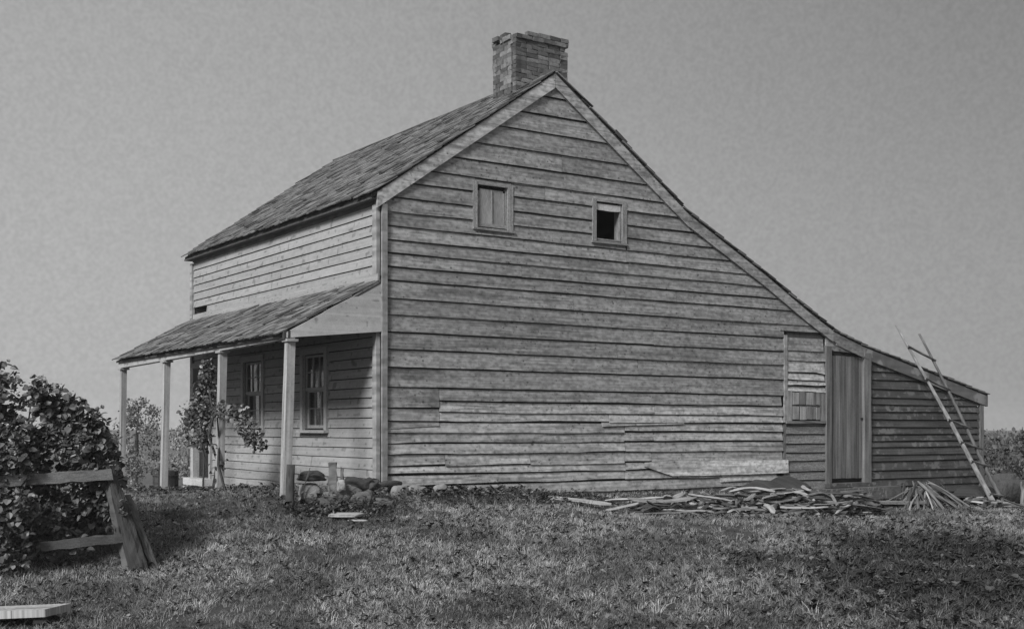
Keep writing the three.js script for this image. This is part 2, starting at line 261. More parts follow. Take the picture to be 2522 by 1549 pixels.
{
  let yt = 5.72;
  rowsTop.forEach((yb, i) => {
    const low = yb < 2.35, x1 = low ? 7.365 : 99, jit = (R() - 0.5) * 0.012;
    const fit = (p, q, y0, y1) => {
      const l = y => Math.max(p, roofX(y + 0.1, -1)), r = y => Math.min(q, roofX(y + 0.1, 1));
      const Y = y1 + (y1 === yt ? LAP + rr(-0.004, 0.011) : 0), tip = y => y > 5.7 ? 5.7 : y;
      return boardGeo(l(y0), Math.max(r(y0), l(y0) + 0.02), l(tip(Y)), Math.max(r(tip(Y)), l(tip(Y)) + 0.02), y0, tip(Y), { ybEnd: y0 + jit * (q > 5 ? 1 : 0) });
    };
    // a few long rows are pieced from two boards
    const joints = { 4: 2.9, 6: 2.6, 9: 4.08, 10: 4.075, 11: 4.12, 12: 2.2, 13: 5.05, 14: 3.1, 15: 5.35, 16: 4.6, 17: 3.9, 18: 4.3, 19: 5.9 }[i];
    const x0 = low ? (yb < 2.3 && yb > 1.7 ? 0.06 : 0.075) : 0.075;
    const tone = tones[Math.floor(R() * 4)] + (yb < 2.9 && yb > 1.5 ? -0.05 : 0);
    if (joints) { clapRow(yb, yt, x0, joints - 0.003, tone, gableM, gableWall, OPEN, { fit }); clapRow(yb, yt, joints + 0.003, x1, tones[Math.floor(R() * 4)], gableM, gableWall, OPEN, { fit }); }
    else clapRow(yb, yt, x0, x1, tone, gableM, gableWall, OPEN, { fit });
    yt = yb;
  });
  // lower, patched rows
  const lowTones = [0.60, 0.66, 0.72, 0.62];
  const lt = () => lowTones[Math.floor(R() * 4)] + (R() < 0.2 ? 0.06 : R() < 0.2 ? -0.08 : 0);
  let y1 = 1.348;
  const J = [[0.875, 7.31], [0.875, 4.62, 7.36], [0.875, 3.75, 7.34], [0.09, 4.04, 7.34], [0.09, 4.035, 4.60, 7.34], [0.09, 4.05, 7.35], [0.09, 0.965, 2.35, 4.04, 4.56, 7.34], [0.09, 4.06, 4.52], [0.10, 4.05, 6.1], [0.98, 7.3]];
  rowsLow.forEach((yb, i) => {
    const xs = J[i];
    for (let k = 0; k < xs.length - 1; k++) {
      const y0 = yb + rr(-0.012, 0.012) - (i === 6 && (k === 1 || k === 2) ? 0.02 : 0), e = y0 + rr(-0.012, 0.012);
      part('clapboard', boardGeo(xs[k] + 0.004, xs[k + 1] - 0.004, xs[k] + 0.004, xs[k + 1] - 0.004, y0, y1 + LAP, { ybEnd: e, wob: 0.012, out: rr(0.026, 0.036) + (k % 2) * 0.003 }), gableM(i === 0 ? 0.45 : lt()), gableWall);
    }
    y1 = yb;
  });
  let yp = 1.348;                                           // short patch at the corner, its own courses
  for (const [yb, e] of [[1.076, 1.082], [0.905, 0.9], [0.80, 0.842], [0.76, 0.765]]) { part('clapboard', boardGeo(0.085, 0.87, 0.085, 0.87, yb, yp - 0.012, { ybEnd: e, wob: 0.008 }), gableM(yp > 1.2 ? 0.44 : 0.48), gableWall); yp = yb; }
  // new pale board nailed over the lower right, its left end split to a point
  const pb = new Geo(12.8, 6.4), top = [[4.42, 0.30], [4.95, 0.315], [5.6, 0.31], [6.4, 0.306], [7.44, 0.305]], bot = [[4.40, 0.245], [4.95, 0.09], [5.6, 0.085], [6.4, 0.085], [7.45, 0.09]];
  const zz = [0.046, 0.052, 0.054, 0.053, 0.05];
  for (let k = 0; k < 4; k++) { const f = (a, i, b = 0) => [a[i][0], a[i][1], zz[i] - b]; pb.quad(f(bot, k), f(bot, k + 1), f(top, k + 1), f(top, k)); pb.quad(f(bot, k, 0.018), f(bot, k + 1, 0.018), f(bot, k + 1), f(bot, k)); pb.quad(f(top, k), f(top, k + 1), f(top, k + 1, 0.018), f(top, k, 0.018)); }
  pb.quad([7.45, 0.09, 0.05], [7.45, 0.09, 0.03], [7.44, 0.305, 0.03], [7.44, 0.305, 0.05]);
  tag(part('clapboard', pb.build(), gableM(1.08), gableWall), 'pale new board with split end, low on the gable wall');
  part('clapboard', boardGeo(5.95, 7.2, 5.95, 7.2, -0.02, 0.085, { wob: 0.015, out: 0.045 }), gableM(0.66), gableWall);
  part('clapboard', boardGeo(3.62, 5.2, 3.62, 5.2, 0.835, 0.905, { wob: 0.012, out: 0.042, ybEnd: 0.875 }), gableM(0.55), gableWall);
  part('sill_beam', boxAt(3.7, -0.16, -0.01, 7.3, 0.16, 0.06, { n: 8, j: 0.012 }), gableM(0.22), gableWall);
}
// narrow bay between the main gable and the lean-to door
{
  part('corner_board', boxAt(7.40, 1.62, 0.024, 0.07, 1.42, 0.03, { n: 4, su: 2 }), mat(plankTex, 0.6, 0.9), gableWall);
  part('corner_board', boxAt(7.39, 0.4, 0.014, 0.05, 0.95, 0.02, { n: 4, su: 2 }), mat(plankTex, 0.28, 0.9), gableWall);
  const B = (x0, x1, y0, y1, t, o) => part('clapboard', boardGeo(x0, x1, x0, x1, y0, y1, { ...o }), gableM(t), gableWall);
  B(7.27, 8.30, 2.40, 2.52, 0.42, { wob: 0.004 });
  part('shadow_gap_board', boxAt(7.9, 2.345, -0.002, 0.9, 0.1, 0.01), mat(plankTex, 0.1), gableWall);  // dark strip painting the shade of the gap above the bay boards
  B(7.45, 8.30, 2.085, 2.295, 0.46); B(7.45, 8.36, 1.925, 2.10, 0.5, { wob: 0.012 });
  for (const [a, b, t] of [[1.74, 1.93, 0.72], [1.60, 1.72, 0.74], [1.515, 1.60, 0.7], [1.425, 1.50, 0.76]]) B(7.42, 8.36 + rr(-0.05, 0.0), a, b, t, { wob: 0.028, out: 0.03 + rr(0, 0.015), ybEnd: a + rr(-0.02, 0.02), ytEnd: b + rr(-0.025, 0.0) });
  part('shadow_gap_board', boxAt(7.9, 1.66, -0.004, 0.92, 0.5, 0.008), mat(plankTex, 0.1), gableWall);  // dark sheet painting the shade between the battered boards
  const rows = [0.865, 0.719, 0.565, 0.418, 0.284, 0.108, -0.035, -0.2]; let yp = 0.90;
  for (const yb of rows) { B(7.415, 8.345, yb, yp - 0.014, 0.34 + rr(-0.04, 0.05), { wob: 0.006, su: 5, sv: 2.5 }); yp = yb; }
  // boarded hatch of upright slats in two rows
  const hatch = part('boarded_window', boxAt(7.88, 1.17, 0.0, 0.92, 0.5, 0.02, { n: 2 }), mat(plankTex, 0.05), gableWall);
  const S = (n, x0, x1, y0, y1, z, t) => part(n, swapUV(boxAt((x0 + x1) / 2, (y0 + y1) / 2, z, x1 - x0, y1 - y0, 0.02, { j: 0.006 })), plankM(t), hatch);
  S('stile', 7.43, 7.545, 0.93, 1.425, 0.03, 0.62); S('stile', 8.22, 8.35, 0.9, 1.42, 0.022, 0.44);
  for (const [y0, y1, xs] of [[1.20, 1.415, [[7.565, 7.70, .62], [7.715, 7.86, .34], [7.885, 8.045, .58], [8.06, 8.10, .3], [8.125, 8.205, .42]]], [0.955, 1.165, [[7.56, 7.70, .6], [7.735, 7.885, .62], [7.90, 8.0, .36], [8.015, 8.10, .4], [8.115, 8.205, .5]]]]) for (const [a, b, t] of xs) S('slat', a, b, y0 + rr(-.01, .01), y1 + rr(-.012, .01), 0.026 + rr(0, .006), t);
  part('rail', boxAt(7.88, 1.182, 0.022, 0.66, 0.02, 0.012), plankM(0.2), hatch);
  part('sill', boxAt(7.89, 0.915, 0.03, 0.98, 0.045, 0.05, { j: 0.012, n: 4 }), gableM(0.3), hatch);
}
// gable windows
{
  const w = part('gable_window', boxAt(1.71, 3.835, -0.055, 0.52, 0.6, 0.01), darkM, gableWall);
  const M = gableM(0.50), F = (n, x, y, z, a, b, c, m = M) => part(n, boxAt(x, y, z, a, b, c, { su: 3, sv: 1 }), m, w);
  F('trim', 1.435, 3.83, 0.018, 0.068, 0.66, 0.036); F('trim', 2.01, 3.83, 0.018, 0.088, 0.66, 0.036); F('trim', 1.72, 4.137, 0.017, 0.48, 0.036, 0.032); F('sill', 1.735, 3.518, 0.025, 0.68, 0.03, 0.056);
  F('jamb', 1.476, 3.83, -0.02, 0.012, 0.56, 0.06, gableM(0.5)); F('jamb', 1.955, 3.83, -0.02, 0.012, 0.56, 0.06, gableM(0.5));
  F('sash', 1.715, 3.58, -0.01, 0.466, 0.045, 0.03); F('sash', 1.505, 3.825, -0.012, 0.04, 0.44, 0.028); F('sash', 1.93, 3.825, -0.012, 0.038, 0.44, 0.028);
  F('curtain', 1.62, 3.835, -0.004, 0.195, 0.47, 0.008, mat(stoneTex, 0.58)); F('curtain', 1.815, 3.835, -0.008, 0.19, 0.47, 0.008, mat(stoneTex, 0.46)); F('glazing_bar', 1.72, 3.83, 0.002, 0.012, 0.46, 0.012, gableM(0.44));
}
{
  const w = part('open_window', boxAt(3.75, 3.508, 0.028, 0.66, 0.028, 0.06, { su: 3 }), gableM(0.38), gableWall);
  const M = gableM(0.50), F = (n, x, y, z, a, b, c, m = M) => part(n, boxAt(x, y, z, a, b, c, { su: 3, sv: 1 }), m, w);
  F('trim', 3.475, 3.83, 0.018, 0.068, 0.62, 0.036); F('trim', 4.037, 3.83, 0.018, 0.082, 0.62, 0.036); F('trim', 3.755, 4.118, 0.017, 0.48, 0.034, 0.032);
  F('jamb', 3.515, 3.83, -0.05, 0.02, 0.56, 0.12, gableM(0.45)); F('jamb', 3.985, 3.83, -0.06, 0.04, 0.56, 0.13, gableM(0.4)); F('jamb', 3.75, 3.56, -0.03, 0.46, 0.02, 0.09, gableM(0.55));
  const g = new Geo(), n = 12; for (let i = 0; i < n; i++) { const a = i / n, b = (i + 1) / n, f = t => 3.985 + 0.02 * (noise(t * 7, 1, 77) - 0.5); for (const z of [0.012, 0.008]) g.quad([3.525 + a * .45, f(a), z], [3.525 + b * .45, f(b), z], [3.525 + b * .45, 4.075, z], [3.525 + a * .45, 4.075, z]); }
  part('roller_blind', g.build(), mat(stoneTex, 0.95), w);
}
// rake boards, a strip of thickness along the roof line
function rake(pts, h, z0, z1, m, nm = 'rake_board') { // pts top line; vertical height h
  const g = new Geo(12.8, 6.4);
  for (let i = 0; i < pts.length - 1; i++) { const a = pts[i], b = pts[i + 1], A = [a[0], a[1] - (a[2] ?? h)], B = [b[0], b[1] - (b[2] ?? h)]; g.quad([...A, z1], [...B, z1], [b[0], b[1], z1], [a[0], a[1], z1]); g.quad([...A, z0], [...B, z0], [...B, z1], [...A, z1]); g.quad([a[0], a[1], z1], [b[0], b[1], z1], [b[0], b[1], z0], [a[0], a[1], z0]);
    if (i === 0) g.quad([...A, z0], [...A, z1], [a[0], a[1], z1], [a[0], a[1], z0]); if (i === pts.length - 2) g.quad([...B, z1], [...B, z0], [b[0], b[1], z0], [b[0], b[1], z1]); }
  return part(nm, g.build(), m, gableWall);
}
const off = (x, d) => [x, roofY(x) - d];
rake([[-0.07, 3.845], [2.752, 5.815]], 0.20, 0.015, 0.062, gableM(0.72));  // left rake toned lighter: the sunlit side is painted into its colour
rake([[2.758, 5.815], off(4, .046), [5.29, 4.065]], 0.19, 0.015, 0.06, gableM(0.60));  // right rakes toned darker than the left, shade painted into like boards
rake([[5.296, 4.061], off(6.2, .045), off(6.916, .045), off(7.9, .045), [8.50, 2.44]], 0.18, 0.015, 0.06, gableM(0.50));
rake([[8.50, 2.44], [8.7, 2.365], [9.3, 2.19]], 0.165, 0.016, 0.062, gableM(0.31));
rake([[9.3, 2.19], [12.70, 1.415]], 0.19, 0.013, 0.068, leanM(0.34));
rake([[8.55, 2.235], [9.3, 2.03], [9.36, 2.015]], 0.03, 0.07, 0.085, gableM(0.3));
part('corner_board', boxAt(0.037, 1.75, 0.040, 0.074, 3.9, 0.040, { n: 8, su: 2, j: 0.006 }), mat(plankTex, 0.5, 0.9), gableWall);
// lean-to siding and door
const leanWall = part('lean_to_siding', boxAt(11.0, -0.5, 0.0, 3.1, 0.5, 0.02), leanM(0.2), gableWall);
{
  const rows = [1.95, 1.797, 1.652, 1.498, 1.348, 1.232, 1.107, 0.971, 0.841, 0.711, 0.595, 0.493, 0.363, 0.247, 0.088, -0.057, -0.19, -0.32, -0.45, -0.58]; let yp = 2.1;
  for (const yb of rows) {
    const r = y => Math.min(12.5, y > 1.3 ? roofX(y + 0.12, 1) : 12.5); const x0 = 9.45, Y = yp - 0.014;
    if (r(yb) > x0 + 0.1) part('clapboard', boardGeo(x0, r(yb), x0, Math.max(x0 + 0.05, r(Y)), yb, Y, { su: 5, sv: 2.5, wob: 0.006, out: 0.034, ybEnd: yb + rr(-0.012, 0.012) }), leanM(0.19 + rr(-0.03, 0.03)), leanWall);
    yp = yb;
  }
  part('corner_board', swapUV(boxAt(12.545, 0.35, 0.03, 0.10, 1.95, 0.05, { n: 5, j: 0.008 })), plankM(0.3), leanWall);
  const door = part('plank_door', swapUV(boxAt(8.87, 1.03, -0.004, 0.84, 2.2, 0.012)), darkM, gableWall);
  let x = 8.475; for (const [w, t] of [[0.13, .26], [0.11, .34], [0.15, .25], [0.10, .36], [0.13, .28], [0.09, .18], [0.09, .31]]) { part('plank', swapUV(boxAt(x + w / 2, 1.0 + rr(-0.006, .004), 0.012 + rr(0, .004), w - 0.006, 2.06, 0.022, { n: 3, j: 0.003, su: 2 })), plankM(t), door); x += w; }
  part('door_post', swapUV(boxAt(8.40, 1.02, 0.035, 0.12, 2.34, 0.06, { n: 6, j: 0.008, su: 2 })), plankM(0.28), door);
  part('door_post', swapUV(boxAt(9.345, 0.98, 0.045, 0.17, 2.22, 0.07, { n: 8, j: 0.012, su: 2 })), plankM(0.36), door);
  part('lintel_board', polyPrism([[8.36, 2.12], [9.3, 2.085], [9.3, 2.12], [8.62, 2.28], [8.36, 2.33]], 0.0, 0.022), gableM(0.54), door);
  part('threshold', boxAt(8.9, -0.14, 0.07, 1.15, 0.07, 0.16, { n: 4, j: 0.01 }), leanM(0.24), door);
  part('latch', boxAt(9.24, 0.98, 0.04, 0.05, 0.03, 0.02), darkM, door);
}
// front wall under and over the porch; its own axes: a runs toward the corner, o outward
const frontWall = (() => {
  const F1 = [-4.58, -3.83, 0.80, 1.86], F2 = [-2.31, -1.585, 0.80, 1.86], DO = [-6.86, -6.08, -0.02, 1.86], HO = [-6.95, -6.3, 2.83, 2.93];
  const w = part('front_wall', new THREE.ExtrudeGeometry(wallShape([[-LEN, -0.6], [0, -0.6], [0, 3.78], [-LEN, 3.78]], [F1, F2, DO, HO]), { depth: 0.06, bevelEnabled: false }).translate(0, 0, -0.115), mat(null, 0.08, 1), house);  // near-black sheathing again paints the shade lines between boards
  w.rotation.y = -Math.PI / 2;
  let yp = 3.86, y = 3.72, i = 0; const opens = [[-4.63, -3.79, 0.78, 1.9], [-2.36, -1.54, 0.78, 1.9], [-7.0, -6.03, -0.06, 1.92]];
  while (y > -0.3) {
    const hole = y < 2.9 && y > 2.7; const Y = yp, yb = y;
    clapRow(yb, Y, hole ? -6.28 : -6.96, -0.105, [0.50, 0.54, 0.58, 0.52][i % 4] + rr(-0.02, 0.02) - 0, t => frontM(Math.round(t * 50) / 50), w, opens,
      { fit: (p, q, y0, y1) => boardGeo(p, q, p, q, y0, y1 - 0.008 - 0.006 * smooth(-5, 0, p), { su: 8, sv: 4, wob: y < 0.2 ? 0.012 : 0.003, out: 0.026, th: 0.012, ybEnd: y0 + (y < 0.3 && p < -2 ? rr(-0.03, 0) : 0) }) });
    yp = y; y -= i === 0 ? 0.135 : 0.1318; i++;
  }
  const CB = mat(plankTex, 0.62, 0.9);
  part('corner_board', boxAt(-0.055, 1.75, 0.03, 0.11, 3.9, 0.055, { n: 8, su: 2, j: 0.005 }), CB, w);
  part('corner_board', boxAt(-6.96, 1.75, 0.03, 0.09, 3.9, 0.055, { n: 8, su: 2, j: 0.005 }), CB, w);
  part('eave_shade_board', boxAt(-3.5, 3.765, 0.016, 6.78, 0.12, 0.025, { n: 10, su: 8 }), plankM(0.20), w);  // added dark board, paints the shadow band under the eaves
  const glass = new THREE.MeshPhysicalMaterial({ color: grey(0.9), roughness: 0.04, transmission: 1, thickness: 0, ior: 1.5 });
  const win = ([a0, a1, y0, y1], nm, curtains) => {
    const g = part(nm, boxAt((a0 + a1) / 2, y0 - 0.035, 0.05, a1 - a0 + 0.2, 0.04, 0.10, { su: 3 }), frontM(0.62), w);
    const M = frontM(0.62), P = (n, x, y, z, b, c, d, m = M) => part(n, boxAt(x, y, z, b, c, d, { su: 3 }), m, g), m0 = (a0 + a1) / 2, ym = 1.357, wd = a1 - a0;
    P('trim', a0 - 0.035, (y0 + y1) / 2, 0.028, 0.085, y1 - y0 + 0.04, 0.045); P('trim', a1 + 0.035, (y0 + y1) / 2, 0.028, 0.085, y1 - y0 + 0.04, 0.045); P('trim', m0, y1 + 0.05, 0.029, wd + 0.16, 0.09, 0.045);
    P('jamb', a0 + 0.006, (y0 + y1) / 2, -0.05, 0.012, y1 - y0, 0.10, frontM(0.4)); P('jamb', a1 - 0.006, (y0 + y1) / 2, -0.05, 0.012, y1 - y0, 0.10, frontM(0.4));
    for (const [b, t, z] of [[y0 + 0.01, ym, -0.045], [ym - 0.01, y1 - 0.01, -0.015]]) {
      const s = P('sash', m0, b + 0.022, z, wd - 0.03, 0.045, 0.028), Q = (n, x, y, c, d, m = frontM(0.6), zz = z) => part(n, boxAt(x, y, zz, c, d, n === 'pane' ? 0.003 : 0.024), m, s);
      Q('stile', a0 + 0.034, (b + t) / 2, 0.04, t - b); Q('stile', a1 - 0.034, (b + t) / 2, 0.04, t - b); Q('stile', m0, t - 0.015, wd - 0.03, 0.03);
      const xs = [a0 + 0.054, lerp(a0, a1, 0.36), lerp(a0, a1, 0.64), a1 - 0.054], yy = [b + 0.045, (b + t) / 2 + 0.01, t - 0.03];
      for (const x of xs.slice(1, 3)) Q('glazing_bar', x, (yy[0] + yy[2]) / 2, 0.016, yy[2] - yy[0]);
      for (let k = 0; k < 3; k++) { Q('glazing_bar', (xs[k] + xs[k + 1]) / 2, yy[1], xs[k + 1] - xs[k] - 0.017, 0.014); for (let j = 0; j < 2; j++) Q('pane', (xs[k] + xs[k + 1]) / 2, (yy[j] + yy[j + 1]) / 2, xs[k + 1] - xs[k], yy[j + 1] - yy[j], glass, z - 0.004); }
    }
    if (curtains) for (const [x, y, b, c] of [[a1 - 0.17, 1.56, 0.17, 0.26]]) part('curtain', boxAt(x, y, -0.12, b, c, 0.01, { j: 0.02, n: 4 }), mat(stoneTex, 0.7), g);
    return g;
  };
  win(F2, 'sash_window', true); win(F1, 'sash_window', false);
  const d = part('front_door_frame', boxAt(-6.47, 1.90, 0.03, 0.98, 0.09, 0.05), frontM(0.5), w);
  part('jamb', boxAt(-6.89, 0.9, 0.0, 0.07, 1.95, 0.12, { n: 4 }), frontM(0.75), d); part('jamb', boxAt(-6.05, 0.9, 0.0, 0.08, 1.95, 0.12, { n: 4 }), frontM(0.6), d);
  part('door_step', boxAt(-6.45, -0.10, 0.10, 0.95, 0.12, 0.22, { n: 3, j: 0.01 }), frontM(0.85), d);
  const lf = part('door_leaf', boxAt(-6.47, 0.92, -0.10, 0.78, 1.86, 0.03), plankM(0.03), d);  // near-black leaf and panels paint the dark of the doorway
  for (const x of [-6.68, -6.28]) for (const [yy, hh] of [[0.42, 0.62], [1.32, 0.85]]) part('panel', boxAt(x, yy, -0.083, 0.28, hh, 0.014), plankM(0.04), lf);
  return w;
})();

// ---------------------------------------------------------------- shingled roofs
const shTones = [0.16, 0.25, 0.33, 0.42, 0.08];
const shGeos = [0, 1, 2, 3, 4, 5].map(k => { const q = rngOf(900 + k); return swapUV(boxGeo(1, 1, 1, { j: 0, n: 1, ou: q() * 3, ov: q() * 3, q })); });   // unit block, scaled per shingle
function shingleField(parent, frameFn, cols, rows, expo, width, budget, seed, deepGap, namedIf) {
  // frameFn(u along eave, s up slope) -> matrix placing a shingle with its butt at s; nearest ones singly, the rest joined
  const q = rngOf(seed), all = [], rest = [];
  for (let r = 0; r < rows; r++) { let u = -q() * width; while (u < cols) { const w = width * (0.6 + 0.75 * q()); const a = Math.max(0, u), b = Math.min(cols, u + w); if (b - a > 0.03) all.push({ u: (a + b) / 2, w: b - a - (0.004 + 0.008 * q()), r, s: r * expo + (q() - 0.5) * 0.045, lift: 0.010 + 0.014 * q() + (q() < 0.09 ? 0.012 : 0), tone: Math.floor(q() * 4.6), g: Math.floor(q() * 6), tw: (q() - 0.5) * 0.03 }); u += w; } }
  for (const c of all) { c.m = frameFn(c); c.d = new THREE.Vector3().setFromMatrixPosition(c.m).applyMatrix4(house.matrix).distanceTo(camera.position); c.ok = !namedIf || namedIf(c); }
  const sorted = all.filter(c => c.ok).sort((a, b) => a.d - b.d), single = new Set(sorted.slice(0, budget));
  for (const c of all) { if (single.has(c)) { const o = part('shingle', shGeos[c.g], mat(shingleTex, shTones[c.tone], 0.95), parent); o.applyMatrix4(c.m); } else { const g = shGeos[c.g].clone().applyMatrix4(c.m), n = g.attributes.position.count, col = new Float32Array(n * 3).fill(shTones[c.tone] * KT); g.setAttribute('color', new THREE.BufferAttribute(col, 3)); rest.push(g); } }
  if (rest.length) { const o = part('shingle_course', mergeGeometries(rest), mats.shc ||= new THREE.MeshStandardMaterial({ map: shingleTex, color: grey(1), roughness: 0.95, vertexColors: true }), parent); o.userData.kind = 'stuff'; }
}
house.updateMatrix();
function slopeFrame(x0, y0, dx, dy, zStart, zDir, sl = 0.36, smax = 99) { // slope direction (dx,dy) unit, eave runs along z from zStart in zDir
  const up = new THREE.Vector3(dx, dy, 0), nrm = new THREE.Vector3(-dy, dx, 0).multiplyScalar(dx > 0 ? 1 : -1), ev = new THREE.Vector3(0, 0, zDir);
  return c => {
    const len = Math.max(0.08, Math.min(sl, smax - c.s + 0.03)), tilt = c.lift * 1.5, m = new THREE.Matrix4();
    const u2 = up.clone().multiplyScalar(1).addScaledVector(nrm, -0.06).addScaledVector(ev, c.tw).normalize(), e2 = ev.clone(), n2 = new THREE.Vector3().crossVectors(e2, u2).normalize(); if (n2.dot(nrm) < 0) n2.negate();
    const e3 = new THREE.Vector3().crossVectors(u2, n2).normalize();
    const pos = new THREE.Vector3(x0, y0, zStart + zDir * c.u).addScaledVector(up, c.s + len / 2 - 0.02).addScaledVector(nrm, 0.004 + c.lift - 0.002);
    m.makeBasis(e3.multiplyScalar(c.w), u2.multiplyScalar(len), n2.multiplyScalar(0.015)); m.setPosition(pos); return m;
  };
}
{
  const deck = new Geo(12.8, 6.4), Z0 = 0.05, Z1 = -LEN - 0.05, T = 0.05;
  for (let i = 0; i < ROOF.length - 1; i++) { const a = ROOF[i], b = ROOF[i + 1], dn = i === 0 ? 0.03 : 0.015, A = [a[0], a[1] - dn], B = [b[0], b[1] - dn]; deck.quad([...A, Z0], [...B, Z0], [...B, Z1], [...A, Z1]); deck.quad([A[0], A[1] - T, Z1], [B[0], B[1] - T, Z1], [B[0], B[1] - T, Z0], [A[0], A[1] - T, Z0]); deck.quad([A[0], A[1] - T, Z0], [B[0], B[1] - T, Z0], [...B, Z0], [...A, Z0]); deck.quad([B[0], B[1] - T, Z1], [A[0], A[1] - T, Z1], [...A, Z1], [...B, Z1]);
    if (i === 0) deck.quad([...A, Z0], [...A, Z1], [A[0], A[1] - T, Z1], [A[0], A[1] - T, Z0]); }
  const roof = part('roof', deck.build(), mat(shingleTex, 0.08, 1), house);
  const dx = 2.886, dy = 2.011, L = Math.hypot(dx, dy);
  shingleField(roof, slopeFrame(-0.16, 3.815, dx / L, dy / L, 0.085, -1, 0.36, L), LEN + 0.14, 27, 0.131, 0.115, 170, 31);
  for (let i = 1; i < ROOF.length - 1; i++) { const a = ROOF[i + 1], b = ROOF[i], ddx = b[0] - a[0], ddy = b[1] - a[1], l = Math.hypot(ddx, ddy); shingleField(roof, slopeFrame(a[0] + 0.015, a[1] - 0.028, ddx / l, ddy / l, 0.09, -1, 0.36, l + (i === 1 ? 0 : 0.15)), LEN + 0.14, Math.max(1, Math.round(l / 0.18)), l / Math.max(1, Math.round(l / 0.18)), 0.2, 0, 40 + i); }
  part('ridge_board', boxAt(2.80, 5.868, -3.5, 0.16, 0.02, LEN + 0.1, { n: 14, j: 0.012 }), mat(shingleTex, 0.2, 0.95), roof);
  part('roof_cleat', boxAt(0, 0, -0.02, 0.26, 0.05, 0.10).rotateZ(-0.6).translate(3.99, 5.10, -0.02), plankM(0.10), roof);
  part('eave_board', boxAt(-0.075, 3.765, -LEN / 2, 0.14, 0.02, LEN + 0.08, { n: 8, j: 0.006 }), plankM(0.14), roof);  // soffit tone darkened to paint deeper shade below the eave
}
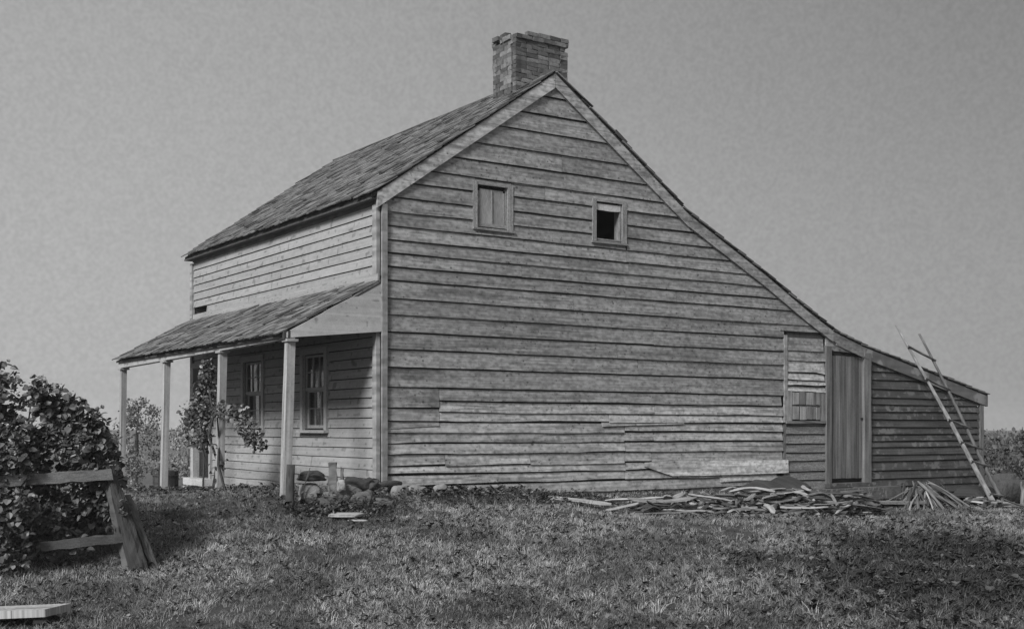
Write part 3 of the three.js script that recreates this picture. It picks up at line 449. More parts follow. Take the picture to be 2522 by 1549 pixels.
// ---------------------------------------------------------------- porch
{
  const PW = 1.27, y0 = 1.985, dx = 1.33, dy = 0.735, L = Math.hypot(dx, dy);
  const deck = new Geo(8, 4), A = [-1.34, 1.955], B = [0.0, 2.70];
  const zA = 0.02, zB = -LEN - 0.02;
  deck.quad([...A, zA], [...B, zA], [...B, zB], [...A, zB]); deck.quad([A[0], A[1] - 0.03, zB], [B[0], B[1] - 0.03, zB], [B[0], B[1] - 0.03, zA], [A[0], A[1] - 0.03, zA]); deck.quad([A[0], A[1] - 0.03, zA], [B[0], B[1] - 0.03, zA], [...B, zA], [...A, zA]); deck.quad([...A, zA], [...A, zB], [A[0], A[1] - 0.03, zB], [A[0], A[1] - 0.03, zA]); deck.quad([...A, zB], [...B, zB], [B[0], B[1] - 0.03, zB], [A[0], A[1] - 0.03, zB]);
  const porch = part('porch_roof', deck.build(), plankM(0.10), house);  // underside darkened in colour to deepen the porch shade
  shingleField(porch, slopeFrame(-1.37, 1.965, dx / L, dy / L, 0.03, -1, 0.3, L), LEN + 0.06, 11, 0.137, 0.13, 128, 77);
  part('flashing_board', boxAt(-0.045, 2.755, -3.4, 0.03, 0.09, 6.9, { n: 12, j: 0.012, su: 8 }), frontM(0.55), porch);
  const by = z => lerp(1.965, 1.895, -z / LEN);
  const beam = new Geo(8, 4); { const n = 10; for (let i = 0; i < n; i++) { const z = k => 0.03 - k / n * (LEN + 0.02), P = (k, x, y) => [x, by(z(k)) + y, z(k)], a = i, b = i + 1, uq = (v) => [[a * .09, v], [b * .09, v], [b * .09, v + .03], [a * .09, v + .03]]; for (const [p, q2, v] of [[[-1.31, -0.06], [-1.31, 0.04], 0.1], [[-1.31, 0.04], [-1.2, 0.04], 0.2], [[-1.2, 0.04], [-1.2, -0.06], 0.3], [[-1.2, -0.06], [-1.31, -0.06], 0.4]]) beam.quad(P(a, ...p), P(b, ...p), P(b, ...q2), P(a, ...q2), uq(v)); } const e = 0.03; beam.quad([-1.31, by(e) - .06, e], [-1.2, by(e) - .06, e], [-1.2, by(e) + .04, e], [-1.31, by(e) + .04, e]); }
  part('porch_beam', beam.build(), frontM(0.66), porch);
  for (const z of [-0.0, -2.28, -4.65, -6.88]) part('post_cap', boxAt(-1.255, by(z) - 0.075, z, 0.15, 0.03, 0.17), frontM(0.6), porch);
  for (let k = 0; k < 9; k++) part('rafter', boxAt(0, 0, 0, L - 0.1, 0.08, 0.05).rotateZ(Math.atan2(dy, dx)).translate(-0.64, 2.26, -0.45 - k * 0.8), plankM(0.12), porch);  // rafters darkened with the ceiling for the same porch shade
  // boarded end
  const end = part('porch_end', polyPrism([[-1.32, 1.92], [0.02, 2.055], [0.02, 2.30], [-0.79, 2.27], [-1.32, 1.985]], 0.012, 0.04, 8, 4), frontM(0.76), porch);
  part('board', polyPrism([[-0.82, 2.262], [-0.0, 2.30], [-0.0, 2.53], [-0.42, 2.475]], -0.005, 0.028, 8, 4), frontM(0.72), end);
  part('board', polyPrism([[-0.45, 2.46], [0.0, 2.525], [0.0, 2.73]], -0.018, 0.018, 8, 4), frontM(0.68), end);
  part('end_cleat', boxAt(-1.31, 1.955, -0.03, 0.08, 0.11, 0.14), plankM(0.08), porch);
  const post = (z, top, bx, bz, w, m) => { const yb = gl(-1.25 + bx, z) - 0.12, g = new Geo(1, 1), n = 6, q = rngOf(Math.round(500 - z * 10)), rg = []; for (let i = 0; i <= n; i++) { const t = i / n, y = lerp(yb, top, t), x = -1.255 + bx * (1 - t), zz = z + bz * (1 - t), k = w / 2 * (1 + 0.05 * (q() - 0.5)); rg.push([[x - k, y, zz - k], [x + k, y, zz - k], [x + k, y, zz + k], [x - k, y, zz + k]]); }
    for (let i = 0; i < n; i++) for (let k = 0; k < 4; k++) { const mm = (k + 1) % 4; g.quad(rg[i][k], rg[i][mm], rg[i + 1][mm], rg[i + 1][k], [[k * .2, i / n], [k * .2 + .1, i / n], [k * .2 + .1, (i + 1) / n], [k * .2, (i + 1) / n]]); } part('porch_post', g.build(), m, house); };
  post(0.0, 1.89, -0.055, -0.03, 0.105, plankM(0.74)); post(-2.28, by(-2.28) - 0.08, -0.03, -0.06, 0.098, plankM(0.72)); post(-4.65, by(-4.65) - 0.08, -0.03, -0.06, 0.095, plankM(0.82)); post(-6.88, by(-6.88) - 0.08, -0.02, -0.05, 0.09, plankM(0.62));
  part('porch_floor', boxAt(-0.62, -0.30, -6.3, 1.1, 0.10, 1.6, { n: 3 }), frontM(0.7), house);
}
// ---------------------------------------------------------------- chimney
{
  const x0 = 2.32, x1 = 3.236, z0 = -0.30, z1 = -0.89, yTop = 6.47;
  const ch = part('chimney', boxAt((x0 + x1) / 2, 5.8, (z0 + z1) / 2, x1 - x0 - 0.07, 1.25, z0 - z1 - 0.07, { j: 0 }), mat(stoneTex, 0.10, 1), house);
  const pitch = 0.0612, q = rngOf(77), geos = [];
  for (let k = 0; k < 6; k++) geos.push({ s: boxGeo(0.188, 0.051, 0.09, { j: 0.011, q, ou: q() * 3, ov: q() * 3 }), h: boxGeo(0.089, 0.051, 0.09, { j: 0.011, q, ou: q() * 3, ov: q() * 3 }) });
  const tone = [0.16, 0.22, 0.28, 0.34, 0.42];
  for (let c = 0; c < 21; c++) {
    const y = yTop - 0.03 - c * pitch, cap = c < 2 ? 0.022 : 0; 
    const run = (horizontal, fixed, a, b, inward, pal, dead, full = 0) => { let u = a + (c % 2 ? -0.1 : 0) ; while (u < b - 0.02) { const hd = q() < 0.2, l = hd ? 0.095 : 0.195, s0 = Math.max(a, u), s1 = Math.min(b, u + l); u += l; if (s1 - s0 < 0.045) continue; if (c < 2 && q() < dead) continue; if (c > 2 && q() < 0.05) continue;
      const g = geos[Math.floor(q() * 6)], useH = s1 - s0 < 0.15, bl = useH ? 0.089 : 0.188, m = (s0 + s1) / 2, dp = fixed + inward * (0.045 - 0.006 * q() - cap); if (y < roofY(horizontal ? m : fixed) - 0.1) continue;
      const o = part('brick', useH ? g.h : g.s, mat(brickTex, pal[Math.floor(q() * 5)], 0.95), ch); o.scale.x = (s1 - s0 - (full ? (q() < 0.38 ? 0.045 : -0.003) : 0.006)) / bl; if (full) o.scale.y = 1.2; else o.scale.y = 1.08; o.position.set(horizontal ? m : dp, y + (q() - 0.5) * 0.006, horizontal ? dp : m); if (!horizontal) o.rotation.y = Math.PI / 2; } };
    run(true, z0, x0, x1, -1, tone, 0.12); run(false, x0, z1, z0 - 0.085, 1, tone, 0.3, 1); run(true, z1, x0, x1, 1, tone, 0.2); run(false, x1, z1 + 0.085, z0 - 0.085, -1, tone, 0.2);
  }
}
// ---------------------------------------------------------------- grass and weeds
function inst(name, geo, m, list, parent) {                // many copies of one small geometry
  const o = new THREE.InstancedMesh(geo, m, list.length); o.name = numbered(name); o.castShadow = o.receiveShadow = true;
  const c = new THREE.Color(); list.forEach((e, i) => { o.setMatrixAt(i, e.m); c.setRGB(e.c, e.c, e.c); o.setColorAt(i, c); });
  o.userData.kind = 'stuff'; (parent || scene).add(o); return o;
}
const E3 = new THREE.Euler(), Q4 = new THREE.Quaternion(), V3 = new THREE.Vector3(), S3 = new THREE.Vector3();
function M4(x, y, z, rx, ry, rz, sx, sy = sx, sz = sx) { return new THREE.Matrix4().compose(V3.set(x, y, z).clone(), Q4.setFromEuler(E3.set(rx, ry, rz, 'YXZ')).clone(), S3.set(sx, sy, sz).clone()); }
function tuftGeo(seed, n, h, spread, w) {
  const q = rngOf(seed), g = new Geo();
  for (let k = 0; k < n; k++) {
    const an = q() * 6.28, r = spread * Math.sqrt(q()), hh = h * (0.5 + 0.7 * q()), ln = hh * (0.4 + 1.1 * q()), dx = Math.cos(an), dz = Math.sin(an), a2 = an + 1.57 + (q() - .5), wx = Math.cos(a2) * w / 2, wz = Math.sin(a2) * w / 2;
    const bx = dx * r, bz = dz * r, P = (t, s) => [bx + dx * ln * t * t + wx * s * (1 - t * 0.85), hh * (t - 0.25 * t * t) * 1.3, bz + dz * ln * t * t + wz * s * (1 - t * 0.85)];
    for (const [a, b] of [[0, 0.5], [0.5, 1]]) g.quad(P(a, -1), P(a, 1), P(b, 1), P(b, -1));
  }
  return g.build();
}
function leafGeo(l, w, fold = 0.25, curl = 0.15) {          // one leaf lying along +z, creased on its midrib
  const g = new Geo(), n = 4, mid = [], L = [], Rr = [];
  for (let i = 0; i <= n; i++) { const t = i / n, ww = w / 2 * Math.pow(Math.sin(Math.PI * Math.min(1, t * 0.94 + 0.04)), 0.75), y = -curl * l * t * t; mid.push([0, y, t * l]); L.push([-ww, y + fold * ww, t * l]); Rr.push([ww, y + fold * ww, t * l]); }
  for (let i = 0; i < n; i++) { g.quad(mid[i], mid[i + 1], L[i + 1], L[i]); g.quad(mid[i], Rr[i], Rr[i + 1], mid[i + 1]); }
  return g.build();
}
function rosetteGeo(seed, n, r, leaf) { const q = rngOf(seed), parts = []; for (let k = 0; k < n; k++) { const g = leaf.clone(), s = r * (0.6 + 0.7 * q()); g.applyMatrix4(M4(0, 0.01 + 0.5 * r * q(), 0, -0.2 - 0.7 * q(), k * 2.4 + q(), (q() - .5) * .5, s)); parts.push(g); } return mergeGeometries(parts); }
const inHouse = (x, z) => { const dx = x - CX, dz = z - CZ, lx = CT * dx - ST * dz, lz = ST * dx + CT * dz; return [lx, lz]; };
const lush = (x, D) => smooth(1.25, 0.45, Math.hypot((x - 4.1 - (D - 12) * 0.35) / 1.9, (D - 12.6) / 3.8) + 0.5 * (fbm(x * 0.9, D * 0.9, 231, 3) - 0.5));   // darker, ranker growth on the right
const rank = (lx, lz) => Math.max(smooth(1.7, 0.3, Math.hypot((lx - 1.2) / 1.5, (lz - 0.5) / 0.75)), 0.45 * smooth(1.5, 0.5, Math.hypot((lx + 1.7) / 0.8, (lz + 2.2) / 2.8)), 0.9 * smooth(1.2, 0.4, Math.hypot((lx + 1.0) / 0.9, (lz - 0.6) / 0.8)));   // uncut growth at the wall and posts
{
  const grassM = new THREE.MeshStandardMaterial({ color: 0xffffff, roughness: 0.75 }), q = rngOf(4242);
  const geos = [0, 1, 2, 3].map(k => tuftGeo(300 + k, 9, 0.055, 0.06, 0.0065)), tall = [0, 1].map(k => tuftGeo(320 + k, 12, 0.16, 0.07, 0.008));
  const lists = geos.map(() => []), tl = tall.map(() => []), weeds = [[], [], []];
  const leaf = leafGeo(1, 0.75, 0.2, 0.2), ros = [0, 1, 2].map(k => rosetteGeo(340 + k, 7, 1, leaf));
  for (let k = 0; k < 150000; k++) {
    const D = Math.sqrt(lerp(8.2 * 8.2, 27 * 27, Math.pow(q(), 1.35))), x = (q() * 2 - 1) * (0.46 * D + 0.6), [lx, lz] = inHouse(x, -D);
    if (lx > 0.02 && lz < 0.02 && lx < 12.6) continue;
    if (lx > 13 && lz < -2) continue;
    if (lx > 2.4 && lx < 8.5 && lz > 0.15 && lz < 1.9 && q() < 0.8) continue;
    const y = ground(x, D), lu = lush(x, D), ra = rank(lx, lz), pn = fbm(x * 1.1 + 4, D * 1.1, 241, 4), bare = smooth(0.60, 0.72, fbm(x * 0.8, D * 0.8 + 7, 243, 3)) * (1 - lu);
    if (q() < bare * 0.75) continue;
    const dry = lerp(0.17, 0.41, smooth(0.30, 0.66, pn)) * (1 - 0.72 * lu) * (1 - 0.68 * ra), c = dry * (0.4 + 1.3 * q() * q());
    if (q() < ra * 0.07 + lu * 0.05) { const s = 0.45 + 0.6 * q() * (0.5 + ra * 0.5); tl[k % 2].push({ m: M4(x, y - 0.01, -D, 0, q() * 6.3, 0, s, s * (0.7 + 0.6 * q()), s), c: c * 0.8 }); }
    else { const s = (0.55 + 0.8 * q()) * (0.85 + 0.4 * lu); lists[k % 4].push({ m: M4(x, y - 0.005, -D, (q() - .5) * .4, q() * 6.3, (q() - .5) * .4, s, s * (0.5 + 0.75 * q()), s), c }); }
    if (k % 3 === 0 && q() < 0.40 + 0.45 * lu + 0.35 * ra) { const s = (0.018 + 0.028 * q() * q()) * (1 + 0.5 * lu + ra * 0.6); weeds[k % 3].push({ m: M4(x + 0.03, y + 0.01 + 0.05 * q() * (1 + ra), -D, (q() - .5) * .5, q() * 6.3, (q() - .5) * .5, s), c: (q() < 0.2 ? 0.17 : 0.03) * (0.6 + 0.8 * q()) * (1 - 0.5 * lu) }); }
  }
  const g = thing('grass', 'short mixed grass growing over the whole yard', 'grass'); g.userData.kind = 'stuff'; geos.forEach((geo, i) => inst('tuft', geo, grassM, lists[i], g));
  const t = thing('long_grass', 'longer unmown grass along the wall foot and porch posts', 'grass'); t.userData.kind = 'stuff'; tall.forEach((geo, i) => inst('tuft', geo, grassM, tl[i], t));
  const w = thing('weeds', 'small broad-leaved weeds scattered through the yard grass', 'weeds'); w.userData.kind = 'stuff'; const weedM = new THREE.MeshStandardMaterial({ color: 0xffffff, roughness: 0.55 }); ros.forEach((geo, i) => inst('rosette', geo, weedM, weeds[i], w));
}
// ---------------------------------------------------------------- the bush and fence on the left
const leafM = new THREE.MeshStandardMaterial({ color: 0xffffff, roughness: 0.5 });
function cloud(parent, geos, m, pts, size, tone, aim, q) {  // leaves at points; aim(p) gives the direction their upper faces tend to
  const lists = geos.map(() => []);
  pts.forEach((p, i) => { const n = aim(p), v = new THREE.Vector3(n[0] + (q() - .5) * 1.5, n[1] + (q() - .5) * 1.3, n[2] + (q() - .5) * 1.5).normalize(); const qq = new THREE.Quaternion().setFromUnitVectors(new THREE.Vector3(0, 1, 0), v).multiply(new THREE.Quaternion().setFromAxisAngle(new THREE.Vector3(0, 1, 0), q() * 6.3)); const s = size * (0.6 + 0.8 * q()); lists[i % geos.length].push({ m: new THREE.Matrix4().compose(new THREE.Vector3(...p), qq, new THREE.Vector3(s, s, s)), c: tone(p, q) }); });
  geos.forEach((g, i) => lists[i].length && inst('foliage', g, m, lists[i], parent));
}
{
  const q = rngOf(777), top = x => { const P = [[-7.2, 1.15], [-6.2, 1.5], [-5.4, 1.42], [-4.96, 1.31], [-4.66, 1.21], [-4.43, 1.08], [-4.19, 0.93], [-3.99, 0.84], [-3.86, 0.66], [-3.80, 0.48], [-3.76, 0.2]]; if (x <= P[0][0]) return P[0][1]; for (let i = 0; i < P.length - 1; i++) if (x <= P[i + 1][0]) return lerp(P[i][1], P[i + 1][1], (x - P[i][0]) / (P[i + 1][0] - P[i][0])); return 0; };
  const bush = thing('leafy_bush', 'dense broad-leaved bush overhanging the plank fence at left edge', 'bush'); bush.position.set(-4.9, ground(-4.9, 12), -12);
  const o = bush.position, pts = [];
  while (pts.length < 23000) {
    const xp = lerp(-7.2, -3.77, q()), Dm = 11.4 + 2.2 * Math.pow(q(), 2); let x = xp * Dm / 12; const yb = ground(x, 12) - 0.02, yt = 0.78 + (top(xp) - 0.78) * Dm / 12 + 0.10 * (fbm(x * 3.2, 2, 251, 3) - 0.5), t = 1 - Math.pow(q(), 1.6) * 0.98, y = lerp(yb, yt, t), hgt = (y - yb) / (yt - yb);
    const front = (x < -4.5 ? 11.2 : 11.42) + 0.75 * hgt * hgt + 0.20 * (fbm(x * 2.5, y * 3, 253, 3) - 0.5), back = 13.6 - 0.6 * hgt, f = 0; let D = Math.max(front, Dm); x = xp * D / 12;
    if (hgt < 0.62 && x > -4.45 && D < 11.78) D = 11.80 + 0.25 * q();         // kept behind the fence at its end
    if (x > -4.6 && hgt < 0.2 && q() < 0.75) continue;
    if (noise(x * 5, y * 5 + D * 3, 255) < 0.33) continue;
    pts.push([x - o.x, y - o.y, -D - o.z]);
    if (hgt > 0.93 && q() < 0.05) for (let k = 0; k < 4; k++) pts.push([x - o.x + (q() - .5) * .1, yt - o.y + 0.02 + q() * 0.13, -D - o.z + (q() - .5) * .1]);   // shoots standing above the rest
  }
  cloud(bush, [leafGeo(1, 0.85, 0.28, 0.18), leafGeo(1, 0.78, 0.18, 0.34), leafGeo(1, 0.9, 0.35, 0.1)], leafM, pts, 0.060, (p, r) => 0.03 + 0.14 * r() * r() * r() + (r() < 0.12 ? 0.12 : 0), p => [-0.1, 0.85, 0.45], q);
  for (let k = 0; k < 9; k++) { const x = lerp(-6.6, -3.95, (k + 0.5) / 9) + rr(-.15, .15), D = rr(12.0, 12.9), P = []; for (let i = 0; i <= 5; i++) { const t = i / 5; P.push([x + (q() - .5) * 0.25 * t - o.x, lerp(ground(x, D) - 0.05, top(x) * 0.9, t) - o.y, -D + (q() - .5) * 0.3 * t - o.z]); } part('stem', tubeGeo(P, [0.022, 0.018, 0.015, 0.012, 0.009, 0.005], 6), mat(barkTex, 0.2), bush); }
}
{
  const f = thing('plank_fence', 'broken grey plank fence with leaning end posts before the leafy bush', 'fence'); f.position.set(-3.75, ground(-3.75, 11.85), -11.85);
  const o = f.position, lp = p => [p[0] - o.x, p[1] - o.y, p[2] - o.z];
  const beam = (nm, A, B, w, h, m, n = 8, roll = 0) => { const a = new THREE.Vector3(...A), b = new THREE.Vector3(...B), L = a.distanceTo(b), g = boxGeo(L, h, w, { n, j: 0.016, su: 1, sv: 1 }); const X = b.clone().sub(a).normalize(), Z = new THREE.Vector3().crossVectors(X, new THREE.Vector3(0, 1, 0)).normalize(); if (Math.abs(X.y) > 0.85) Z.set(0.3, 0, 1).cross(X).cross(X).negate().normalize(); const Y = new THREE.Vector3().crossVectors(Z, X); g.applyMatrix4(new THREE.Matrix4().makeRotationX(roll)); g.applyMatrix4(new THREE.Matrix4().makeBasis(X, Y, Z).setPosition(a.add(b).multiplyScalar(0.5))); g.translate(-o.x, -o.y, -o.z); return part(nm, g, m, f); };
  beam('rail', [-6.4, 0.20, -11.42], [-3.79, 0.365, -11.72], 0.03, 0.10, mat(gableTex, 0.23), 22);
  beam('rail', [-4.42, -0.31, -11.62], [-3.68, -0.235, -11.76], 0.03, 0.085, mat(gableTex, 0.12), 9);
  beam('post', [-3.62, ground(-3.62, 11.85) - 0.15, -11.83], [-3.86, 0.39, -11.83], 0.10, 0.10, mat(barkTex, 0.26), 8, 0.5);
  const slab = (A, B, w0, w1, th, tone, seed) => {           // rough split slab standing on A, leaning to B
    const q = rngOf(seed), g = new Geo(1, 1), n = 12, a = new THREE.Vector3(...A), b = new THREE.Vector3(...B), up = b.clone().sub(a).normalize(), sd = new THREE.Vector3(1, 0, 0.35).addScaledVector(up, -up.x).normalize(), fr = new THREE.Vector3().crossVectors(sd, up).normalize(), rg = [];
    for (let i = 0; i <= n; i++) { const t = i / n, c = a.clone().lerp(b, t).addScaledVector(sd, 0.012 * (q() - .5)), w = lerp(w0, w1, Math.pow(t, 1.2)) / 2, r = []; for (const [u, v] of [[-1, -.6], [-.55, .2], [-.1, .75], [.35, .9], [.8, .35], [1, -.5], [.1, -.9]]) r.push(c.clone().addScaledVector(sd, u * w * (1 + .22 * (q() - .5))).addScaledVector(fr, v * th / 2 * (1 + .4 * (q() - .5))).sub(o).toArray()); rg.push(r); }
    for (let i = 0; i < n; i++) for (let k = 0; k < 7; k++) { const m = (k + 1) % 7; g.quad(rg[i][k], rg[i][m], rg[i + 1][m], rg[i + 1][k], [[k / 7, i * .09], [(k + 1) / 7, i * .09], [(k + 1) / 7, i * .09 + .09], [k / 7, i * .09 + .09]]); }
    for (const [r, f] of [[rg[0], 1], [rg[n], -1]]) for (let k = 1; k < 6; k++) g.quad(r[0], r[k], r[k + 1], r[k + 1]);
    return part('prop', g.build(), mat(barkTex, tone, 0.95, { bumpMap: lumpBump, bumpScale: 0.012 }), f);
  };
  slab([-3.52, ground(-3.5, 11.7) - 0.12, -11.70], [-3.845, 0.44, -11.80], 0.235, 0.07, 0.12, 0.10, 5);
  slab([-3.395, ground(-3.4, 11.8) - 0.12, -11.80], [-3.70, 0.16, -11.90], 0.13, 0.045, 0.10, 0.22, 6);
}
// ---------------------------------------------------------------- climbing plant on the third porch post
{
  const v = thing('climbing_vine', 'leafy climber twining up a porch post, one branch trailing right', 'vine'); const q = rngOf(88); v.position.set(CX, 0, CZ); v.rotation.y = THETA;
  const stem = (P, r) => part('stem', tubeGeo(P, r, 6), mat(barkTex, 0.10), v), g0 = gl(-1.3, -2.35) - 0.05;
  stem([[-1.36, g0, -2.42], [-1.30, 0.35, -2.36], [-1.38, 0.7, -2.48], [-1.33, 1.0, -2.42], [-1.36, 1.4, -2.56], [-1.34, 1.7, -2.60]], [0.022, 0.020, 0.018, 0.015, 0.012, 0.006]);
  stem([[-1.22, g0, -2.20], [-1.34, 0.3, -2.22], [-1.30, 0.6, -2.30], [-1.36, 0.95, -2.2], [-1.38, 1.08, -1.8], [-1.36, 0.98, -1.25], [-1.34, 0.72, -0.88], [-1.33, 0.6, -0.7]], [0.02, 0.018, 0.016, 0.013, 0.011, 0.009, 0.006, 0.004]);
  stem([[-1.42, g0, -2.62], [-1.40, 0.4, -2.60], [-1.44, 0.8, -2.75], [-1.36, 1.1, -2.9], [-1.38, 1.3, -3.2]], [0.014, 0.012, 0.01, 0.008, 0.005]);
  const pts = [], blob = (c, r, n) => { for (let k = 0; k < n; k++) { const a = q() * 6.28, b = Math.acos(q() * 2 - 1), d = Math.cbrt(q()); if (q() < 0.08) continue; pts.push([c[0] + 1.25 * r[0] * d * Math.sin(b) * Math.cos(a), c[1] + r[1] * d * Math.cos(b), c[2] + r[2] * d * Math.sin(b) * Math.sin(a)]); } };
  for (const [c, r, n] of [[[-1.36, 1.62, -2.62], [.10, .16, .12], 120], [[-1.36, 1.42, -2.62], [.13, .16, .16], 130], [[-1.36, 1.18, -2.78], [.16, .16, .26], 170], [[-1.38, 0.98, -2.86], [.18, .18, .42], 260], [[-1.38, 0.76, -2.9], [.16, .15, .42], 190], [[-1.40, 0.58, -2.75], [.1, .12, .25], 70], [[-1.38, 1.02, -3.4], [.1, .16, .22], 36], [[-1.37, 1.06, -1.95], [.13, .12, .3], 110], [[-1.37, 1.0, -1.5], [.14, .12, .3], 130], [[-1.36, 0.84, -1.15], [.12, .14, .18], 120], [[-1.35, 0.68, -0.95], [.1, .14, .16], 90], [[-1.34, 0.6, -0.82], [.12, .1, .12], 60], [[-1.3, 0.35, -2.32], [.1, .3, .1], 40]]) blob(c, r, n);
  cloud(v, [leafGeo(1, 0.8, 0.3, 0.25), leafGeo(1, 0.7, 0.2, 0.4)], leafM, pts, 0.054, (p, r) => (r() < 0.25 ? 0.15 : 0.04) * (0.5 + r()), p => [-0.5, 0.6, 0.4], q);
}
// ---------------------------------------------------------------- things lying and standing in the yard
const atLocal = (o, x, y, z, ry = 0) => { const w = toWorld(x, y, z); o.position.set(...w); o.rotation.y = THETA + ry; return o; };
function solo(name, label, category, geo, m, x, y, z, ry = 0, group) { const o = part(name, geo, m); tag(o, label, category, group); return atLocal(o, x, y, z, ry); }
function world(name, label, category, geo, m, x, dy, D, ry = 0, group) { const o = part(name, geo, m); tag(o, label, category, group); o.position.set(x, ground(x, D) + dy, -D); o.rotation.y = ry; return o; }
world('post_stump', 'short dark round post standing before the nearest porch post', 'post', tubeGeo([[0.012, -0.2, 0], [0, 0.1, 0], [0.004, 0.3, 0], [0.012, 0.5, 0.0]], [0.058, 0.053, 0.05, 0.05], 10, { rough: 0.06 }), mat(barkTex, 0.13), -2.63, 0.02, 14.65);
world('stick', 'thin stick leaning behind the short dark post by the porch', 'stick', tubeGeo([[0, 0, 0], [0.04, 0.16, -0.01], [0.075, 0.27, -0.01], [0.12, 0.42, -0.02]], [0.008, 0.007, 0.006, 0.005], 5), mat(barkTex, 0.16), -2.53, 0.04, 14.75);
world('stone_block', 'pale squared stone block with a dark cloth lying on it', 'stone', rockGeo(0.28, 0.27, 0.26, 11, 0.10), mat(stoneTex, 0.48, 0.95, { bumpMap: lumpBump, bumpScale: 0.01 }), -2.44, 0.10, 14.95, 0.3);
{
  const g = rockGeo(0.31, 0.17, 0.26, 12, 0.35); const p = g.attributes.position; for (let i = 0; i < p.count; i++) { const y = p.getY(i); if (y < 0) { p.setX(i, p.getX(i) * 1.18); p.setY(i, y * 0.5); } } g.computeVertexNormals();
  world('dark_cloth', 'crumpled dark cloth heaped on the pale stone block', 'cloth', g, mat(stoneTex, 0.07), -2.42, 0.30, 14.92, 0.4);
}
{ // rough stones, a weathered stub and a dark branch heaped by the house corner
  const M = t => mat(stoneTex, t, 0.95, { bumpMap: lumpBump, bumpScale: 0.02 });
  const rk = (label, w, h, d, seed, rough, tone, x, dy, D, ry) => world('rough_stone', label, 'stone', rockGeo(w, h, d, seed, rough, 4), M(tone), x, dy, D, ry);
  rk('largest grey rough stone in the heap by the house corner', 0.42, 0.30, 0.34, 21, 0.55, 0.26, -2.02, 0.10, 14.82, 0.3);
  rk('dark hollow-sided stone at the front of the heap by the corner', 0.36, 0.24, 0.26, 22, 0.6, 0.14, -2.10, 0.02, 14.55, 0.9);
  rk('grey pointed stone at the right of the heap by the corner', 0.34, 0.26, 0.28, 23, 0.6, 0.22, -1.76, 0.06, 14.72, 1.6);
  rk('small dark stone on the right top of the heap by the corner', 0.24, 0.13, 0.2, 24, 0.6, 0.12, -1.70, 0.24, 14.8, 2.2);
  rk('small grey stone at the low right end of the heap by the corner', 0.26, 0.18, 0.22, 26, 0.5, 0.2, -1.55, 0.02, 14.7, 0.5);
  world('stone_shard', 'small white pointed shard wedged among the rough stones', 'stone', rockGeo(0.10, 0.14, 0.06, 27, 0.4, 3), M(0.55), -2.02, 0.27, 14.62, 0.4);
  const stub = thing('wooden_stub', 'grey weathered upright stub of wood behind the stone heap', 'post'); stub.position.set(-2.17, ground(-2.17, 14.95), -14.95); part('body', boxGeo(0.13, 0.62, 0.07, { n: 7, j: 0.02, taper: 0.3 }).translate(0, 0.18, 0), mat(barkTex, 0.34), stub); part('split', boxGeo(0.05, 0.44, 0.05, { n: 6, j: 0.018, taper: 0.5 }).translate(0.12, 0.20, 0.01), mat(barkTex, 0.26), stub);
  const rag = rockGeo(0.42, 0.13, 0.26, 29, 0.6, 4), rp = rag.attributes.position; for (let i = 0; i < rp.count; i++) { const x = rp.getX(i); rp.setY(i, rp.getY(i) - 0.35 * x * x + 0.035 * (noise(x * 16, rp.getZ(i) * 16, 5) - 0.5) * 2); } smoothN((rag.computeVertexNormals(), rag));
  world('dark_cloth', 'crumpled dark rag draped over the right side of the stone heap', 'cloth', rag, M(0.07), -1.84, 0.27, 14.8, -0.1);
}
{
  const c = thing('weed_clump', 'rank dark leafy weeds growing around the heaped stones and along the wall foot', 'plants'); c.userData.kind = 'stuff'; const q = rngOf(67), pts = [];
  for (let k = 0; k < 1500; k++) { const x = -1.95 + (q() + q() - 1) * 0.62, D = 14.45 + (q() + q() - 1) * 0.5; pts.push([x, ground(x, D) + 0.02 + 0.20 * q() * q(), -D]); }
  for (let k = 0; k < 1500; k++) { const lx = rr(0.1, 3.4), lz = 0.12 + 0.75 * q() * q(), w = toWorld(lx, 0, lz); pts.push([w[0], gl(lx, lz) + 0.01 + 0.11 * q() * q(), w[2]]); }
  cloud(c, [leafGeo(1, .7, .2, .3), leafGeo(1, .5, .3, .2)], leafM, pts, 0.042, (p, r) => 0.02 + 0.06 * r() * r(), () => [-0.2, 1, 0.3], q);
}
const stoneM = t => mat(stoneTex, t, 0.95, { bumpMap: lumpBump, bumpScale: 0.01 });
solo('foundation_stone', 'pale leaning slab of stone at the foot of the corner post', 'stone', rockGeo(0.30, 0.42, 0.14, 31, 0.16), stoneM(0.52), 0.12, -0.12, 0.30, 0.3);
solo('foundation_stone', 'pale rounded stone under the sill, right of the corner slab', 'stone', rockGeo(0.34, 0.30, 0.18, 32, 0.16), stoneM(0.46), 0.50, -0.09, 0.08, 0);
solo('foundation_stone', 'narrow upright pale stone under the sill, farthest right of the corner stones', 'stone', rockGeo(0.24, 0.34, 0.16, 33, 0.2), stoneM(0.52), 0.84, -0.10, 0.10, 0);
solo('foundation_stone', 'dark flat stone capping the leaning slab at the corner post', 'stone', rockGeo(0.32, 0.09, 0.16, 34, 0.2), stoneM(0.10), 0.02, 0.10, 0.24, 0.2);
world('flat_stone', 'white flat stone lying in the grass before the stone heap', 'stone', rockGeo(0.40, 0.05, 0.24, 41, 0.35, 4), stoneM(0.66), -1.86, 0.055, 13.9, 0.2);
world('flat_stone', 'thin pale sliver of stone just below the white flat stone', 'stone', rockGeo(0.22, 0.025, 0.07, 42, 0.2), stoneM(0.7), -1.70, 0.055, 13.65, -0.1);
